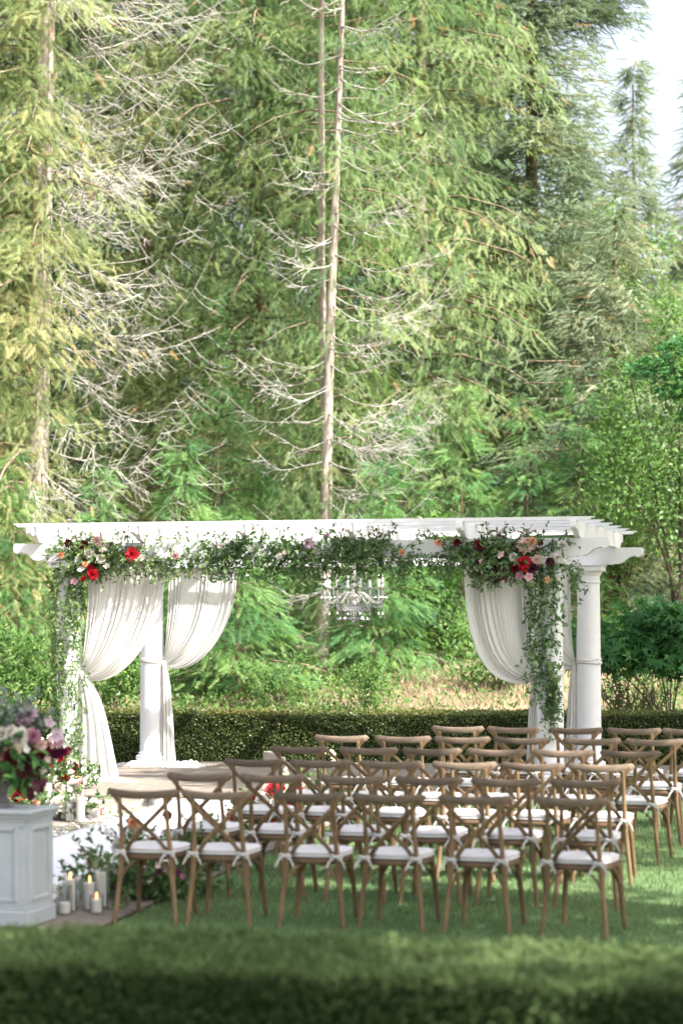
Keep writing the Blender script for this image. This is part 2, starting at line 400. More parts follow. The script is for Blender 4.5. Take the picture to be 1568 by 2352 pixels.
# ================================================================ HEDGES
def hedge(name, label, corner, ax, L, D, z0, H, leafm, per_m2, ls, seedv, lump=.02, tv=.2):
    """corner: point of front-left foot; ax: unit direction along hedge; depth goes to the left-hand normal"""
    ax = Vector((ax[0], ax[1], 0)).normalized(); nv = Vector((-ax.y, ax.x, 0))
    root = empty(name, (corner[0], corner[1], z0), math.atan2(ax.y, ax.x)); tag(root, label, 'hedge')
    core = MB()
    nx = int(L/.25)
    def prof(t):   # around front face, top, back face
        pts = [(.04, 0), (.04, H-.10), (.10, H-.05), (D-.10, H-.05), (D-.04, H-.10), (D-.04, 0)]
        return pts
    vs = []; pr = prof(0)
    for i in range(nx+1):
        for (a, b) in pr: vs.append((L*i/nx, a, b))
    k = len(pr); fs = []
    for i in range(nx):
        for j in range(k-1): fs.append((i*k+j, (i+1)*k+j, (i+1)*k+j+1, i*k+j+1))
    fs.append(tuple(reversed(range(k)))); fs.append(tuple(range(nx*k, nx*k+k)))
    core.add(vs, fs); core.build('branches', M['hedgecore'], root)  # one solid near-black core filling the hedge behind its leaves
    r = np.random.default_rng(seedv); perim = [('f', H), ('t', D), ('b', H*.3)]
    Ps = []; Ns = []
    for kd, wd in perim:
        n = int(L*wd*per_m2*(1 if kd != 'b' else .3)); x = r.uniform(0, L, n); s = r.uniform(0, 1, n)
        lumpv = lump*(np.sin(x*9+s*5)+np.sin(x*23+s*17)+np.sin(x*4.1-s*9)) + r.normal(0, .012, n)
        if kd == 'f': P = np.stack([x, 0-lumpv+.02, s*H*.985], 1); N = np.tile([0, -1, .25], (n, 1))
        elif kd == 't': P = np.stack([x, s*D, H+lumpv-.025], 1); N = np.tile([0, -.1, 1], (n, 1))
        else: P = np.stack([x, D+lumpv, s*H], 1); N = np.tile([0, 1, .25], (n, 1))
        Ps.append(P); Ns.append(N)
    P = np.concatenate(Ps); N = np.concatenate(Ns).astype(float); n = len(P)
    N = N + r.normal(0, .55, (n, 3)); X = r.normal(0, 1, (n, 3)) + np.array([0, 0, .4]) + N*.4
    gap = np.sin(P[:, 0]*7+P[:, 2]*11)*np.sin(P[:, 0]*2.9-P[:, 2]*17)
    keep = r.random(n) > .32*(gap > .55); P, N, X = P[keep], N[keep], X[keep]; n = len(P)
    tint = np.clip(.42+.12*np.sin(P[:, 0]*3+P[:, 2]*4)+r.normal(0, tv, n)+.30*(P[:, 2] > H-.05), 0, 1)  # top leaves get a lighter tint, as if lit from above
    tmpl = T_leaf(.3, .08)
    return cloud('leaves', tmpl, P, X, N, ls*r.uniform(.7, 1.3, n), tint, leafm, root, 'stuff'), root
# far hedge: front foot line passes (x=550px, Y=29.3) with a slight turn
a7 = math.radians(-7)
hx = at(550, 1756, 29.3)
ax7 = Vector((math.cos(a7), math.sin(a7), 0)); c0 = Vector((hx.x, 29.35, 0)) - ax7*5.8
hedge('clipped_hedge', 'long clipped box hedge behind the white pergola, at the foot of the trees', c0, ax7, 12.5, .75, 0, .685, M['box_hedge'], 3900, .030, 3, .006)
c1 = W(-8.5, 8.23)
c1 = W(-5.4, 8.23)
hedge('clipped_hedge', 'dark clipped hedge in the foreground across the bottom of the picture, out of focus', c1, (C_, -S_), 7.6, 1.06, -.46, .86, M['near_hedge'], 7000, .026, 4, .006, .07)

# ================================================================ PERGOLA
PX, PY = -.07, 26.35
perg = empty('pergola', (PX, PY, 0.02), -TH)
tag(perg, 'white wooden garden pergola on four round columns hung with drapes and a leafy garland', 'pergola')
CX, CYL = 2.735, 1.41
colp = [(.195, .08), (.202, .095), (.205, .115), (.200, .140), (.185, .152), (.168, .156), (.166, .168), (.172, .172), (.172, .180), (.158, .190), (.1535, .21)]
for i in range(1, 9):
    t = i/8; colp.append((.1535-.0215*t**1.4, .21+2.04*t))
colp += [(.141, 2.262), (.144, 2.27), (.141, 2.28), (.132, 2.288), (.132, 2.345), (.140, 2.352), (.142, 2.362), (.165, 2.392), (.170, 2.402)]
colm = MB().lathe([(.0001, .08)] + colp + [(.0001, 2.402)], 40).mesh('shaft', M['white'], 35)
plm = MB().box((0, 0, .04), (.44, .44, .08), bev=.005).mesh('plinth', M['white'])
abm = MB().box((0, 0, 2.4325), (.36, .36, .06), bev=.004).box((0, 0, 2.4705), (.385, .385, .015)).mesh('abacus', M['white'])
for sx in (-1, 1):
    for sy in (-1, 1):
        c = place('column', colm, perg, (sx*CX, sy*CYL, 0)); place('plinth', plm, c); place('abacus', abm, c)
def endprof(L, H, k=.36):   # beam outline with carved tails, x from -L to L, z 0..H
    tail = [(0, H), (0, H*.93), (.0, H*.60), (.014, H*.50), (.035, H*.44), (.06, H*.45), (.078, H*.52), (.09, H*.50), (.12, H*.46), (.15, H*.40), (.175, H*.28), (.20, H*.15), (.235, H*.06), (.28, H*.035), (.31, H*.05), (.312, .0)]
    tail = [(x*k/.36, z) for x, z in tail]
    tail[0] = (.012, H); tail[1] = (.003, H*.95)
    right = [(L-x, z) for x, z in tail]; left = [(-L+x, z) for x, z in reversed(tail)]
    return left + list(reversed(list(reversed(right)))) if False else right[::-1] + left[::-1]
BZ, BH = 2.48, .20
for sy in (-1, 1):
    mb = MB(); poly = endprof(3.38, BH, .40); mb.prism(poly, .065, Matrix.Translation((0, sy*CYL, BZ))); mb.build('beam', M['white'], perg)
RZ, RH = BZ+BH+.001, .172
raf = MB(); poly = endprof(1.86, RH, .40)
raf.prism(poly, .03, Matrix.Rotation(PI/2, 4, 'Z')); rm = raf.mesh('rafter', M['white'])
for i in range(6): place('rafter', rm, perg, (-3.05+1.22*i, .03, RZ))
pu = MB(); pp = [(-3.29, .012), (-3.27, 0), (3.27-.03, 0), (3.27, .012), (3.275, .022), (3.31, .026), (3.31, .042), (-3.31, .042), (-3.31, .026), (-3.275, .022)]
pu.prism([(-3.26, .038), (-3.26, .028), (-3.23, .022), (-3.21, 0), (3.21, 0), (3.23, .022), (3.26, .028), (3.26, .038)], .035, Matrix.Identity(4)); pum = pu.mesh('purlin', M['white'])
for i in range(6): place('purlin', pum, perg, (0, -1.76+.70*i+.03, RZ+RH+.001))
# ---- drapes
def bez(p0, p1, p2, p3, t):
    a = 1-t; return p0*(a*a*a) + p1*(3*a*a*t) + p2*(3*a*t*t) + p3*(t*t*t)
def drape(label, x0, x1, yb, ztop, G, dip, out, foot, colx, coly, seed, puddle, tail_y=0.0):
    """swag from the beam (x0 column side .. x1 inner side) gathered at G; the tail falls to foot=(xa, xb)"""
    r = random.Random(seed); root = empty('drape', (0, 0, 0)); root.parent = perg; root.parent = None
    root.location = perg.location; root.rotation_euler = perg.rotation_euler
    tag(root, label, 'drape', group='white drapes tied back to the pergola columns')
    ph = [r.uniform(0, 6) for _ in range(4)]; nf = 17
    sgn = 1 if x1 > x0 else -1; G = Vector(G)
    wob = [r.uniform(.7, 1.5) for _ in range(3)]
    def pleat(a, amp):
        a = a + .035*math.sin(a*9*wob[0]+ph[1]) + .018*math.sin(a*23*wob[1]+ph[3])
        amp = amp*(.55+.45*math.sin(a*13*wob[2]+ph[0]))
        return amp*(math.sin(a*nf*2*PI+ph[0]+.8*math.sin(a*7+ph[1]))+.35*math.sin(a*nf*4.3*PI+ph[2]))
    def f(a, t):
        top = Vector((x0+(x1-x0)*a, yb, ztop)); H = ztop-G.z
        p3 = G + Vector((sgn*.018*(a-.5), 0, .10*(.5-a)))
        p1 = top + Vector((0, 0, -H*(.35+.30*a))); p2 = G + Vector((sgn*out*(.10+.90*a), 0, .28*H*(1-a)-dip*a**1.4))
        p = bez(top, p1, p2, p3, t)
        amp = .022*(1-.72*t**2); s = pleat(a, amp)
        n = Vector((0.22*sgn*(t), -1, 0)).normalized()
        q = p + n*s
        q.x += .010*pleat(a+.02, .5)*(1-t); q.z += .012*math.sin(a*nf*2*PI+ph[3])*t*(1-t)*2
        q.y += -.10*math.sin(PI*t**1.5)*(.4+.6*a)
        q.y += (G.y-yb)*t**2*0
        return q
    mb = MB(); mb.grid(f, 150, 44)
    sw = mb.build('swag', M['cloth'], root, True)
    so_ = sw.modifiers.new('thickness', 'SOLIDIFY'); so_.thickness = .003
    xa, xb = foot
    def g(a, t):
        tt = t**.85 if xb-xa > .3 else t
        hw = .03 + (1-math.exp(-3.2*tt))*.30*abs(xb-xa) + tt**3*abs(xb-xa)*.20
        cx = G.x + ((xa+xb)/2-G.x)*(1-math.exp(-2.6*t))/(1-math.exp(-2.6))
        z = G.z*(1-t); k = a-.5
        amp = .006+.014*t; s = amp*math.sin(a*5*2*PI+ph[1]+1.2*math.sin(a*5+ph[3]))+amp*.4*math.sin(a*31+ph[2])
        x = cx+2*k*hw; y = G.y + (-.05-.02*t)*math.cos(k*PI)*1.0 - s*.9 + tail_y*t
        if t > .93: z = .012+.010*math.sin(a*40+ph[0])+(1-t)*.5*G.z*.6; y -= (t-.93)*1.6
        return Vector((x, y, max(z, .012)))
    mb = MB(); mb.grid(g, 90, 40); tl = mb.build('tail', M['cloth'], root, True)
    so_ = tl.modifiers.new('thickness', 'SOLIDIFY'); so_.thickness = .003
    # bands round the column
    R = .1535-.0215*((G.z+.05-.21)/2.04)**1.4+.006
    for dz, rr, nm in ((.0, .010, 'tie_band'), (.035, .008, 'tie_band'), (-.012, .007, 'tie_band')):
        pts = [(colx+(R+.002)*math.cos(q), coly+(R+.002)*math.sin(q), G.z+.03+dz+.008*math.sin(q*2+dz*50)) for q in np.linspace(0, 2*PI, 33)]
        MB().tube(pts, rr, 6, cap=False).build(nm, M['cloth'], root, True)
    # knot at the gather
    kn = MB()
    def kf(a, b):
        th = a*2*PI; ph_ = (b-.5)*PI; q = Vector((.035*math.cos(ph_)*math.cos(th), .03*math.cos(ph_)*math.sin(th), .045*math.sin(ph_)))
        return Vector(G) + q*(1+.12*math.sin(th*5))
    kn.grid(kf, 18, 9, True); kn.build('knot', M['cloth'], root, True)
    # puddle
    if puddle:
        (pxa, pxb, pya, pyb, ph_) = puddle
        def pf(a, b):
            x = pxa+(pxb-pxa)*a; y = pya+(pyb-pya)*b
            e = max(0, 1-(2*abs(a-.5))**2.5)*max(0, 1-(2*abs(b-.5))**2.5)
            h = ph_*(e**.6)*(.62+.3*math.sin(a*15+3*math.sin(b*5)+ph[0])*math.cos(b*6+a*4+ph[1])+.12*math.sin(a*40+b*22))
            x += .03*math.sin(b*9+ph[2]); y += .03*math.sin(a*11+ph[3])
            return Vector((x, y, .008+max(0, h)))
        mb = MB(); mb.grid(pf, 44, 26); mb.build('puddle', M['cloth'], root, True)
    return root
ZT = BZ-.005
drape('sunlit drape on the front left column, its long tail flaring over the patio', -2.50, -1.58, -CYL, ZT, (-2.565, -CYL-.02, 1.20), .20, .56, (-2.68, -2.10), -CX, -CYL, 1, (-2.55, -1.93, -1.66, -1.33, .05), -.12)
drape('sunlit drape on the rear left column with a short crumpled tail', -2.52, -1.62, CYL, ZT, (-2.56, CYL-.03, 1.29), .18, .54, (-2.62, -2.44), -CX, CYL, 2, (-2.5, -2.06, 1.15, 1.5, .10), 0)
drape('shaded drape on the front right column behind the hanging vine', 2.52, 1.80, -CYL, ZT, (2.575, -CYL-.02, 1.20), .20, .56, (2.62, 2.50), CX, -CYL, 3, (2.25, 2.62, -1.6, -1.3, .07), 0)
drape('shaded drape on the rear right column, mostly hidden behind the front one', 2.52, 1.80, CYL, ZT, (2.57, CYL-.03, 1.29), .14, .42, (2.63, 2.47), CX, CYL, 4, (2.2, 2.58, 1.2, 1.55, .10), 0)
# second puddle left of the rear-left plinth and right of the rear-right plinth
def crumple(label, cx, cy, w_, d_, h_, seed):
    r = random.Random(seed); p = [r.uniform(0, 6) for _ in range(4)]
    def pf(a, b):
        e = max(0, 1-(2*abs(a-.5))**2)*max(0, 1-(2*abs(b-.5))**2)
        return Vector(((a-.5)*w_, (b-.5)*d_, .004+h_*(e**.6)*max(.05, .6+.4*math.sin(a*13+p[0]+2*math.sin(b*6))*math.cos(b*7+p[1]))))
    x, y = PX+cx*C_+cy*S_, PY-cx*S_+cy*C_
    mb = MB(); mb.grid(pf, 30, 20); mb.grid(lambda a, b: Vector(((a-.5)*w_, (.5-b)*d_, .002)), 2, 2)
    o = mb.build('crumpled_fabric', M['cloth'], None, True); o.location = (x, y, .026); o.rotation_euler = (0, 0, -TH)
    tag(o, label, 'fabric')
crumple('small crumpled end of white fabric left of the rear left plinth', -3.07, 1.42, .26, .24, .06, 5)
crumple('white crumpled fabric on the patio right of the rear right column', 3.2, 1.35, .5, .32, .12, 6)
# ================================================================ CHANDELIER
def chandelier():
    lx, ly = .13, .35; x, y = PX+lx*C_+ly*S_, PY-lx*S_+ly*C_
    root = empty('chandelier', (x, y, 2.10), .2); tag(root, 'white crystal chandelier hanging from the pergola rafters under the garland', 'chandelier')
    MB().lathe([(.0001, -.10), (.02, -.09), (.035, -.06), (.03, -.03), (.055, 0), (.06, .02), (.03, .05), (.022, .10), (.034, .14), (.02, .18), (.016, .26), (.03, .30), (.012, .33), (.0001, .34)], 20).build('body', M['chandelier'], root, True)
    # hanging chain
    ch = MB()
    for i in range(9):
        z = .34+.045*i; a = (i % 2)*PI/2
        ch.tube([(math.cos(a)*.012*math.sin(q), math.sin(a)*.012*math.sin(q), z+.022+.03*math.cos(q)) for q in np.linspace(0, 2*PI, 9)], .0035, 4, cap=False)
    ch.build('chain', M['chandelier'], root)
    beadv = MB()
    def bead(mb, p, r):
        r *= 1.0; p = Vector(p); vs = [p+Vector(d)*r for d in ((1,0,0),(0,1,0),(-1,0,0),(0,-1,0),(0,0,1.1),(0,0,-1.1))]
        mb.add(vs, [(0,1,4),(1,2,4),(2,3,4),(3,0,4),(1,0,5),(2,1,5),(3,2,5),(0,3,5)])
    def drop(mb, p, r):
        r *= 1.3; p = Vector(p); n = 6; vs = [p+Vector((0,0,r*1.3))]+[p+Vector((r*math.cos(k*PI/3), r*math.sin(k*PI/3), -r*.3)) for k in range(n)]+[p+Vector((0,0,-r*1.3))]
        mb.add(vs, [(0,1+k,1+(k+1)%n) for k in range(n)]+[(7,1+(k+1)%n,1+k) for k in range(n)])
    def strand(mb, a, b, sag, n, r=.0095):
        a, b = Vector(a), Vector(b)
        for i in range(n+1):
            t = i/n; p = a.lerp(b, t); p.z -= sag*4*t*(1-t); bead(mb, p, r)
    nA = 8; tips = []
    for k in range(nA):
        a = 2*PI*k/nA; d = Vector((math.cos(a), math.sin(a), 0)); R = .345
        pts = [bez(Vector((0,0,.05))+d*.03, Vector((0,0,.14))+d*.16, Vector((0,0,-.16))+d*(R-.10), Vector((0,0,-.03))+d*R, t) for t in np.linspace(0, .8, 10)] + [Vector((0,0,-.045))+d*(R-.012), d*R+Vector((0,0,0)), d*R+Vector((0,0,.10))]
        arm = MB().tube(pts, .0095, 6).build('arm', M['chandelier'], root, True)
        tp = d*R+Vector((0,0,.115)); tips.append(tp)
        pan = MB().lathe([(.0001, -.015), (.018, -.012), (.045, .0), (.052, .010), (.046, .008), (.012, -.004), (.0001, -.004)], 12, tp).build('candle_pan', M['chandelier'], arm, True)
        MB().lathe([(.019, 0), (.019, .10), (.016, .104), (.0001, .104)], 8, tp).build('candle_sleeve', M['candle'], arm, True)
        MB().lathe([(.0001, .104), (.012, .11), (.016, .125), (.009, .145), (.0001, .16)], 8, tp).build('bulb', M['candle'], arm, True)
        cr = MB()
        for j in range(5):
            b = 2*PI*j/5; e = tp + Vector((.048*math.cos(b), .048*math.sin(b), -.01))
            for q in range(3): bead(cr, e-Vector((0, 0, .02+.022*q)), .0075)
            drop(cr, e-Vector((0, 0, .10)), .012)
        for q in range(6): bead(cr, tp-Vector((0, 0, .14+.022*q)), .008)
        drop(cr, tp-Vector((0, 0, .30)), .014)
        cr.build('crystals', M['crystal'], arm)
    def put(mb, nm='crystal_strand'): mb.build(nm, M['crystal'], root)['kind'] = 'stuff'
    for k in range(nA):
        bs = MB(); us = MB()
        strand(bs, tips[k]-Vector((0, 0, .03)), tips[(k+1) % nA]-Vector((0, 0, .03)), .20, 16)
        strand(us, (0, 0, .31), tips[k]+Vector((0, 0, .0)), .07, 18, .008)
        a = 2*PI*(k+.5)/nA; mid = Vector((.19*math.cos(a), .19*math.sin(a), -.07))
        strand(bs, mid, (0.03*math.cos(a), .03*math.sin(a), -.10), .06, 9)
        strand(bs, tips[k]*.62+Vector((0, 0, -.09)), mid, .05, 7)
        strand(bs, mid, Vector((.19*math.cos(a+PI/4), .19*math.sin(a+PI/4), -.07)), .08, 9)
        for q in range(7): bead(bs, mid-Vector((0, 0, .02*q+.01)), .0085)
        drop(bs, mid-Vector((0, 0, .175)), .016)
        mid2 = Vector((.11*math.cos(a+.4), .11*math.sin(a+.4), -.10))
        for q in range(6): bead(bs, mid2-Vector((0, 0, .02*q)), .0085)
        drop(bs, mid2-Vector((0, 0, .14)), .016)
        put(bs); put(us)
    bs = MB()
    for q in range(7): bead(bs, (0, 0, -.11-.02*q), .010)
    drop(bs, (0, 0, -.275), .019)
    bs.build('crystal_pendant', M['crystal'], root)
chandelier()
# ================================================================ FLOWERS (shared meshes)
def flower_mesh(kind, matname):
    mb = MB(); r = random.Random(hash(kind) % 1000 if False else len(kind)*13+5)
    def petal(az, tilt, L, wd, cup, base, z0):
        ca, sa = math.cos(az), math.sin(az); G = []
        for j in range(4):
            t = j/3
            for i in range(4):
                s_ = (i/3-.5)*2; wid = wd*math.sin(PI*(.18+.74*t))*s_
                rr = base+L*t*math.cos(tilt)+0; zz = z0+L*t*math.sin(tilt)-cup*L*t*t*.5 + cup*L*.25*s_*s_ + r.uniform(-.01, .01)*L
                G.append(Vector((ca*rr-sa*wid, sa*rr+ca*wid, zz)))
        fs = [(j*4+i, j*4+i+1, j*4+i+5, j*4+i+4) for j in range(3) for i in range(3)]
        mb.add(G, fs)
    if kind == 'rose': rings = [(5, 1.45, .55, .30, -.3, .03), (6, 1.15, .65, .36, -.1, .07), (7, .85, .80, .40, .2, .10), (8, .5, .92, .42, .5, .10), (8, .12, 1.0, .42, .8, .10)]
    elif kind == 'peony': rings = [(7, 1.4, .6, .22, -.2, .02), (9, 1.2, .7, .24, .0, .08), (10, .95, .8, .28, .2, .10), (11, .6, .95, .32, .4, .10), (9, .15, 1.05, .45, .7, .08)]
    elif kind == 'dahlia': rings = [(8, 1.3, .5, .10, 0, .02), (12, 1.0, .7, .12, .1, .04), (14, .7, .9, .14, .2, .05), (14, .35, 1.0, .16, .3, .05), (14, 0, 1.0, .17, .4, .05)]
    else: rings = [(5, .35, .9, .40, .2, .04), (4, .9, .45, .2, .1, .02)]
    for k, (n, tilt, L, wd, cup, base) in enumerate(rings):
        for i in range(n): petal(2*PI*i/n+k*1.1+r.uniform(-.1, .1), tilt+r.uniform(-.1, .1), L*r.uniform(.92, 1.08), wd, cup, base, .15-.06*k)
    if kind == 'blossom':
        mb.lathe([(.0001, -.05), (.12, .0), (.1, .12), (.0001, .16)], 8)
    return mb.mesh(kind, M[matname], True)
FM = {}
def flower(kind, color, pos, face, r, parent, name=None):
    key = (kind, color)
    if key not in FM: FM[key] = flower_mesh(kind, 'petal_'+color)
    o = bpy.data.objects.new(name or kind, FM[key])
    q = Vector(face).normalized().to_track_quat('Z', 'Y')
    o.location = pos; o.rotation_mode = 'QUATERNION'; o.rotation_quaternion = q @ __import__('mathutils').Quaternion((0, 0, 1), random.uniform(0, 6)); o.scale = (r, r, r)
    return link(o, parent)
# ---- vines: strands of leaves
def strands(name_l, name_s, S, mat_l, parent, leaf=(.045, .055), dens=34, stem_r=.0015, tint_f=None, tmpl=LEAF, spread=1.0, stemmat='stem'):
    """S: list of polylines (k,3)"""
    P = []; X = []; N = []; mb = MB()
    for s in S:
        s = np.array(s); seg = np.linalg.norm(np.diff(s, axis=0), axis=1); L = seg.sum(); n = max(3, int(L*dens))
        cum = np.concatenate([[0], np.cumsum(seg)]); tt = np.sort(rng.uniform(.0, 1, n))*L
        p = np.stack([np.interp(tt, cum, s[:, i]) for i in range(3)], 1)
        q = np.stack([np.interp(np.minimum(tt+.02, L), cum, s[:, i]) for i in range(3)], 1)
        d = norm(q-p+1e-6)
        side = rng.normal(0, 1, (n, 3)); side[:, 1] = side[:, 1]*.7-.35
        P.append(p); X.append(norm(d*.7+norm(side)*spread)); nn = rng.normal(0, .6, (n, 3)); nn[:, 1] -= .8; nn[:, 2] += .45; N.append(nn)
        mb.tube([tuple(a) for a in s], stem_r, 3, cap=False)
    P = np.concatenate(P); X = np.concatenate(X); N = np.concatenate(N); n = len(P)
    sc_ = rng.uniform(leaf[0], leaf[1], n)
    tint = rng.beta(2, 2.6, n)*.92 if tint_f is None else tint_f(P, rng)
    o = cloud(name_l, tmpl, P, X, N, sc_, tint, mat_l, parent, 'stuff')
    st = mb.build(name_s, M[stemmat], parent); st['kind'] = 'stuff'
    return o
def wander(p, d, L, n=10, jit=.25, grav=.25, up=0):
    p = np.array(p, float); d = np.array(d, float); out = [p.copy()]; st = L/n
    for i in range(n):
        d = d + rng.normal(0, jit, 3) + np.array([0, 0, -grav]); d = d/np.linalg.norm(d); p = p + d*st; out.append(p.copy())
    return out
def garland():
    root = empty('garland', perg.location, -TH); tag(root, 'leafy green garland with rose clusters along the front pergola beam and columns', 'garland')
    yb = -CYL-.085; S = []
    # thickness of the greenery along the beam (local x)
    def dens(x):
        d = 1.0
        if -1.60 < x < -1.25: d = .25
        if -.55 < x < -.35: d = .5
        if 1.15 < x < 1.75: d = .3
        if abs(x) < .95: d = 1.3
        return d
    for i in range(620):
        x = rng.uniform(-2.85, 2.85)
        if rng.random() > dens(x)/1.3: continue
        low = -.06 if -1.2 < x < 1.4 else 0
        z = rng.uniform(2.47+low*.8, 2.70); dx = rng.choice([-1, 1])
        S.append(wander((x, yb+rng.uniform(-.05, .02), z), (dx*.9, -.35, rng.uniform(-.3, .3)), rng.uniform(.18, .42), 7, .28, .10))
    for i in range(310):   # hanging ends below the beam
        x = rng.uniform(-2.8, 2.75); L = rng.uniform(.10, .30)
        if -.1 < x < 1.3: L *= 1.35
        if 1.9 < x < 2.6: L *= 1.4
        S.append(wander((x, yb-.03, 2.50), (rng.uniform(-.7, .7), -.2, -.6), L, 7, .25, .35))
    for i in range(55):   # upward sprigs
        x = rng.uniform(-2.7, 2.7)
        S.append(wander((x, yb-.02, 2.66), (rng.uniform(-.6, .6), -.1, .9), rng.uniform(.10, .26), 6, .25, .05))
    # left cluster block and right cluster block
    for cx, cz, n in ((-2.42, 2.50, 80), (2.15, 2.48, 120)):
        for i in range(n):
            a = rng.uniform(0, 2*PI)
            S.append(wander((cx+rng.normal(0, .12), yb-.04, cz+rng.normal(0, .06)), (math.cos(a), -.4, math.sin(a)*.8), rng.uniform(.15, .38), 6, .25, .12))
    # cascade down the front left column
    for i in range(100):
        a = rng.uniform(PI*1.02, PI*1.98); R = .175; h0 = rng.uniform(.55, 2.5); x0 = -CX+R*math.cos(a)+.02; 
        k = np.interp(h0, [.3, 1.2, 2.5], [.05, .0, -.02])
        S.append(wander((x0*1.0+k, -CYL+R*math.sin(a)-.01, h0), (rng.uniform(-.25, .25), -.05, -1), rng.uniform(.2, .5), 8, .22, .3))
    for i in range(16):
        S.append(wander((-CX+rng.uniform(-.12, .16), -CYL-.19, rng.uniform(1.2, 2.4)), (0, 0, -1), rng.uniform(.6, 1.2), 16, .16, .3))
    # cascade down the front right column
    for i in range(75):
        h0 = rng.uniform(.95, 2.45); wv = np.interp(h0, [.8, 1.3, 1.8, 2.5], [.05, .12, .10, .22]); c = np.interp(h0, [.6, 1.2, 1.7, 2.5], [.02, .05, -.08, -.08])
        S.append(wander((CX+c+rng.normal(0, wv*.6), -CYL-.175, h0), (rng.uniform(-.3, .3), -.05, -1), rng.uniform(.15, .4), 8, .22, .3))
    for i in range(9):
        S.append(wander((CX+rng.uniform(-.22, .10), -CYL-.19, rng.uniform(1.5, 2.4)), (0, 0, -1), rng.uniform(.6, 1.25), 18, .14, .3))
    for i in range(14):
        S.append(wander((CX+rng.uniform(-.05, .15), -CYL-.18, rng.uniform(.9, 1.3)), (0, 0, -1), rng.uniform(.2, .5), 10, .2, .3))
    for i in range(22):    # ends over the rear right column gap
        S.append(wander((2.75+rng.uniform(-.1, .35), yb-.05, 2.45), (rng.uniform(-.1, .5), -.1, -1), rng.uniform(.15, .55), 8, .2, .3))
    # keep everything off the column axis
    for s in S:
        for p in s:
            for cx in (-CX, CX):
                dx, dy = p[0]-cx, p[1]+CYL; rr = math.hypot(dx, dy)
                if p[2] < 2.3 and rr < .17 and rr > 1e-4: p[0] = cx+dx/rr*.172; p[1] = -CYL+dy/rr*.172
    def tf(P, r):
        t = r.beta(2, 2.2, len(P))*.72 + .22*(P[:, 0] < -1) + .05  # leaves on the left tinted lighter to suggest sun there
        t = np.where((P[:, 2] > 2.72) & (r.random(len(P)) < .4), .99, t)
        return np.clip(t, 0, .995)
    strands('leaves', 'stems', S, M['smilax'], root, (.04, .066), 46, tint_f=tf)
    # broader leaves
    P = []; 
    for cx, cz, n, sd_ in ((-2.45, 2.52, 110, .16), (2.15, 2.47, 80, .18), (-.3, 2.6, 60, .5), (CX+.0, 1.9, 40, .12), (CX+.05, 1.25, 26, .08)):
        for i in range(n): P.append((cx+rng.normal(0, sd_), yb-.10-rng.uniform(0, .06), cz+rng.normal(0, .10 if cz > 2.3 else .25)))
    P = np.array(P); n = len(P); X = rng.normal(0, 1, (n, 3)); X[:, 1] -= .3; X[:, 2] -= .4; N = rng.normal(0, .4, (n, 3)); N[:, 1] -= 1; N[:, 2] += .3
    cloud('broad_leaves', T_leaf(.26, .06), P, X, N, rng.uniform(.07, .11, n), rng.uniform(.2, .8, n), M['smilax'], root, 'stuff')
    # dark red foliage tufts
    P = []
    for cx, cz, sx, sz, n in ((-2.33, 2.44, .05, .07, 26), (2.12, 2.43, .10, .08, 40), (2.2, 2.30, .08, .05, 26), (-2.5, 2.66, .12, .03, 16), (2.3, 2.62, .2, .05, 18)):
        for i in range(n): P.append((cx+rng.normal(0, sx), yb-.13, cz+rng.normal(0, sz)))
    P = np.array(P); n = len(P); X = rng.normal(0, 1, (n, 3)); N = rng.normal(0, .5, (n, 3)); N[:, 1] -= 1
    cloud('burgundy_leaves', T_leaf(.24, .06), P, X, N, rng.uniform(.05, .09, n), rng.random(n), M['burgundy'], root, 'stuff')
    yf = yb-.16
    def bx(px, py):   # where the sight line meets the garland's front plane
        Yg = 24.9
        for _ in range(6):
            p = at(px, py, Yg); lx = (p.x-PX)*C_-(p.y-PY)*S_; ly = (p.x-PX)*S_+(p.y-PY)*C_; Yg += (yf-ly)/C_
        p = at(px, py, Yg); return Vector(((p.x-PX)*C_-(p.y-PY)*S_, yf, p.z-perg.location.z))
    F = [('peony','white',205,1271,.060),('rose','blush',222,1243,.055),('rose','white',230,1284,.048),('peony','crimson',212,1318,.058),('rose','burgundy',193,1251,.042),
         ('rose','peach',196,1296,.035),('rose','red',208,1303,.034),('blossom','white',180,1288,.05),('blossom','white',187,1308,.045),('rose','red',191,1330,.028),
         ('rose','burgundy',157,1247,.04),('rose','peach',139,1275,.035),('blossom','pink',238,1262,.05),('blossom','mauve',170,1335,.04),('rose','burgundy',178,1298,.03),
         ('dahlia','crimson',304,1273,.075),('blossom','white',328,1280,.04),('rose','pink',403,1277,.032),('rose','white',641,1278,.034),('blossom','blush',505,1255,.03),
         ('rose','lilac',708,1248,.055),('rose','peach',923,1269,.030),('rose','peach',1007,1246,.035),('rose','burgundy',1049,1245,.036),('dahlia','burgundy',1098,1253,.055),
         ('peony','blush',1206,1252,.070),('peony','crimson',1202,1294,.075),('rose','peach',1222,1243,.042),('rose','white',1178,1280,.045),('rose','blush',1232,1286,.045),
         ('rose','white',1290,1252,.048),('rose','white',1281,1280,.042),('rose','burgundy',1240,1246,.03),('rose','burgundy',1182,1306,.045),('blossom','blush',1150,1276,.045),
         ('blossom','pink',1215,1325,.05),('blossom','peach',1258,1332,.04),('rose','purple',1262,1290,.04),('rose','purple',1222,1306,.05),('blossom','mauve',1195,1322,.05),
         ('blossom','white',575,1262,.03),('blossom','blush',655,1270,.028),('blossom','pink',1105,1290,.03),('blossom','white',245,1300,.035)]
    for kd, cl, px, py, r_ in F:
        flower(kd, cl, bx(px, py), (random.uniform(-.4, .4), -1, random.uniform(-.1, .5)), r_*1.18, root, {'blossom': 'small_blossom'}.get(kd, kd))
garland()
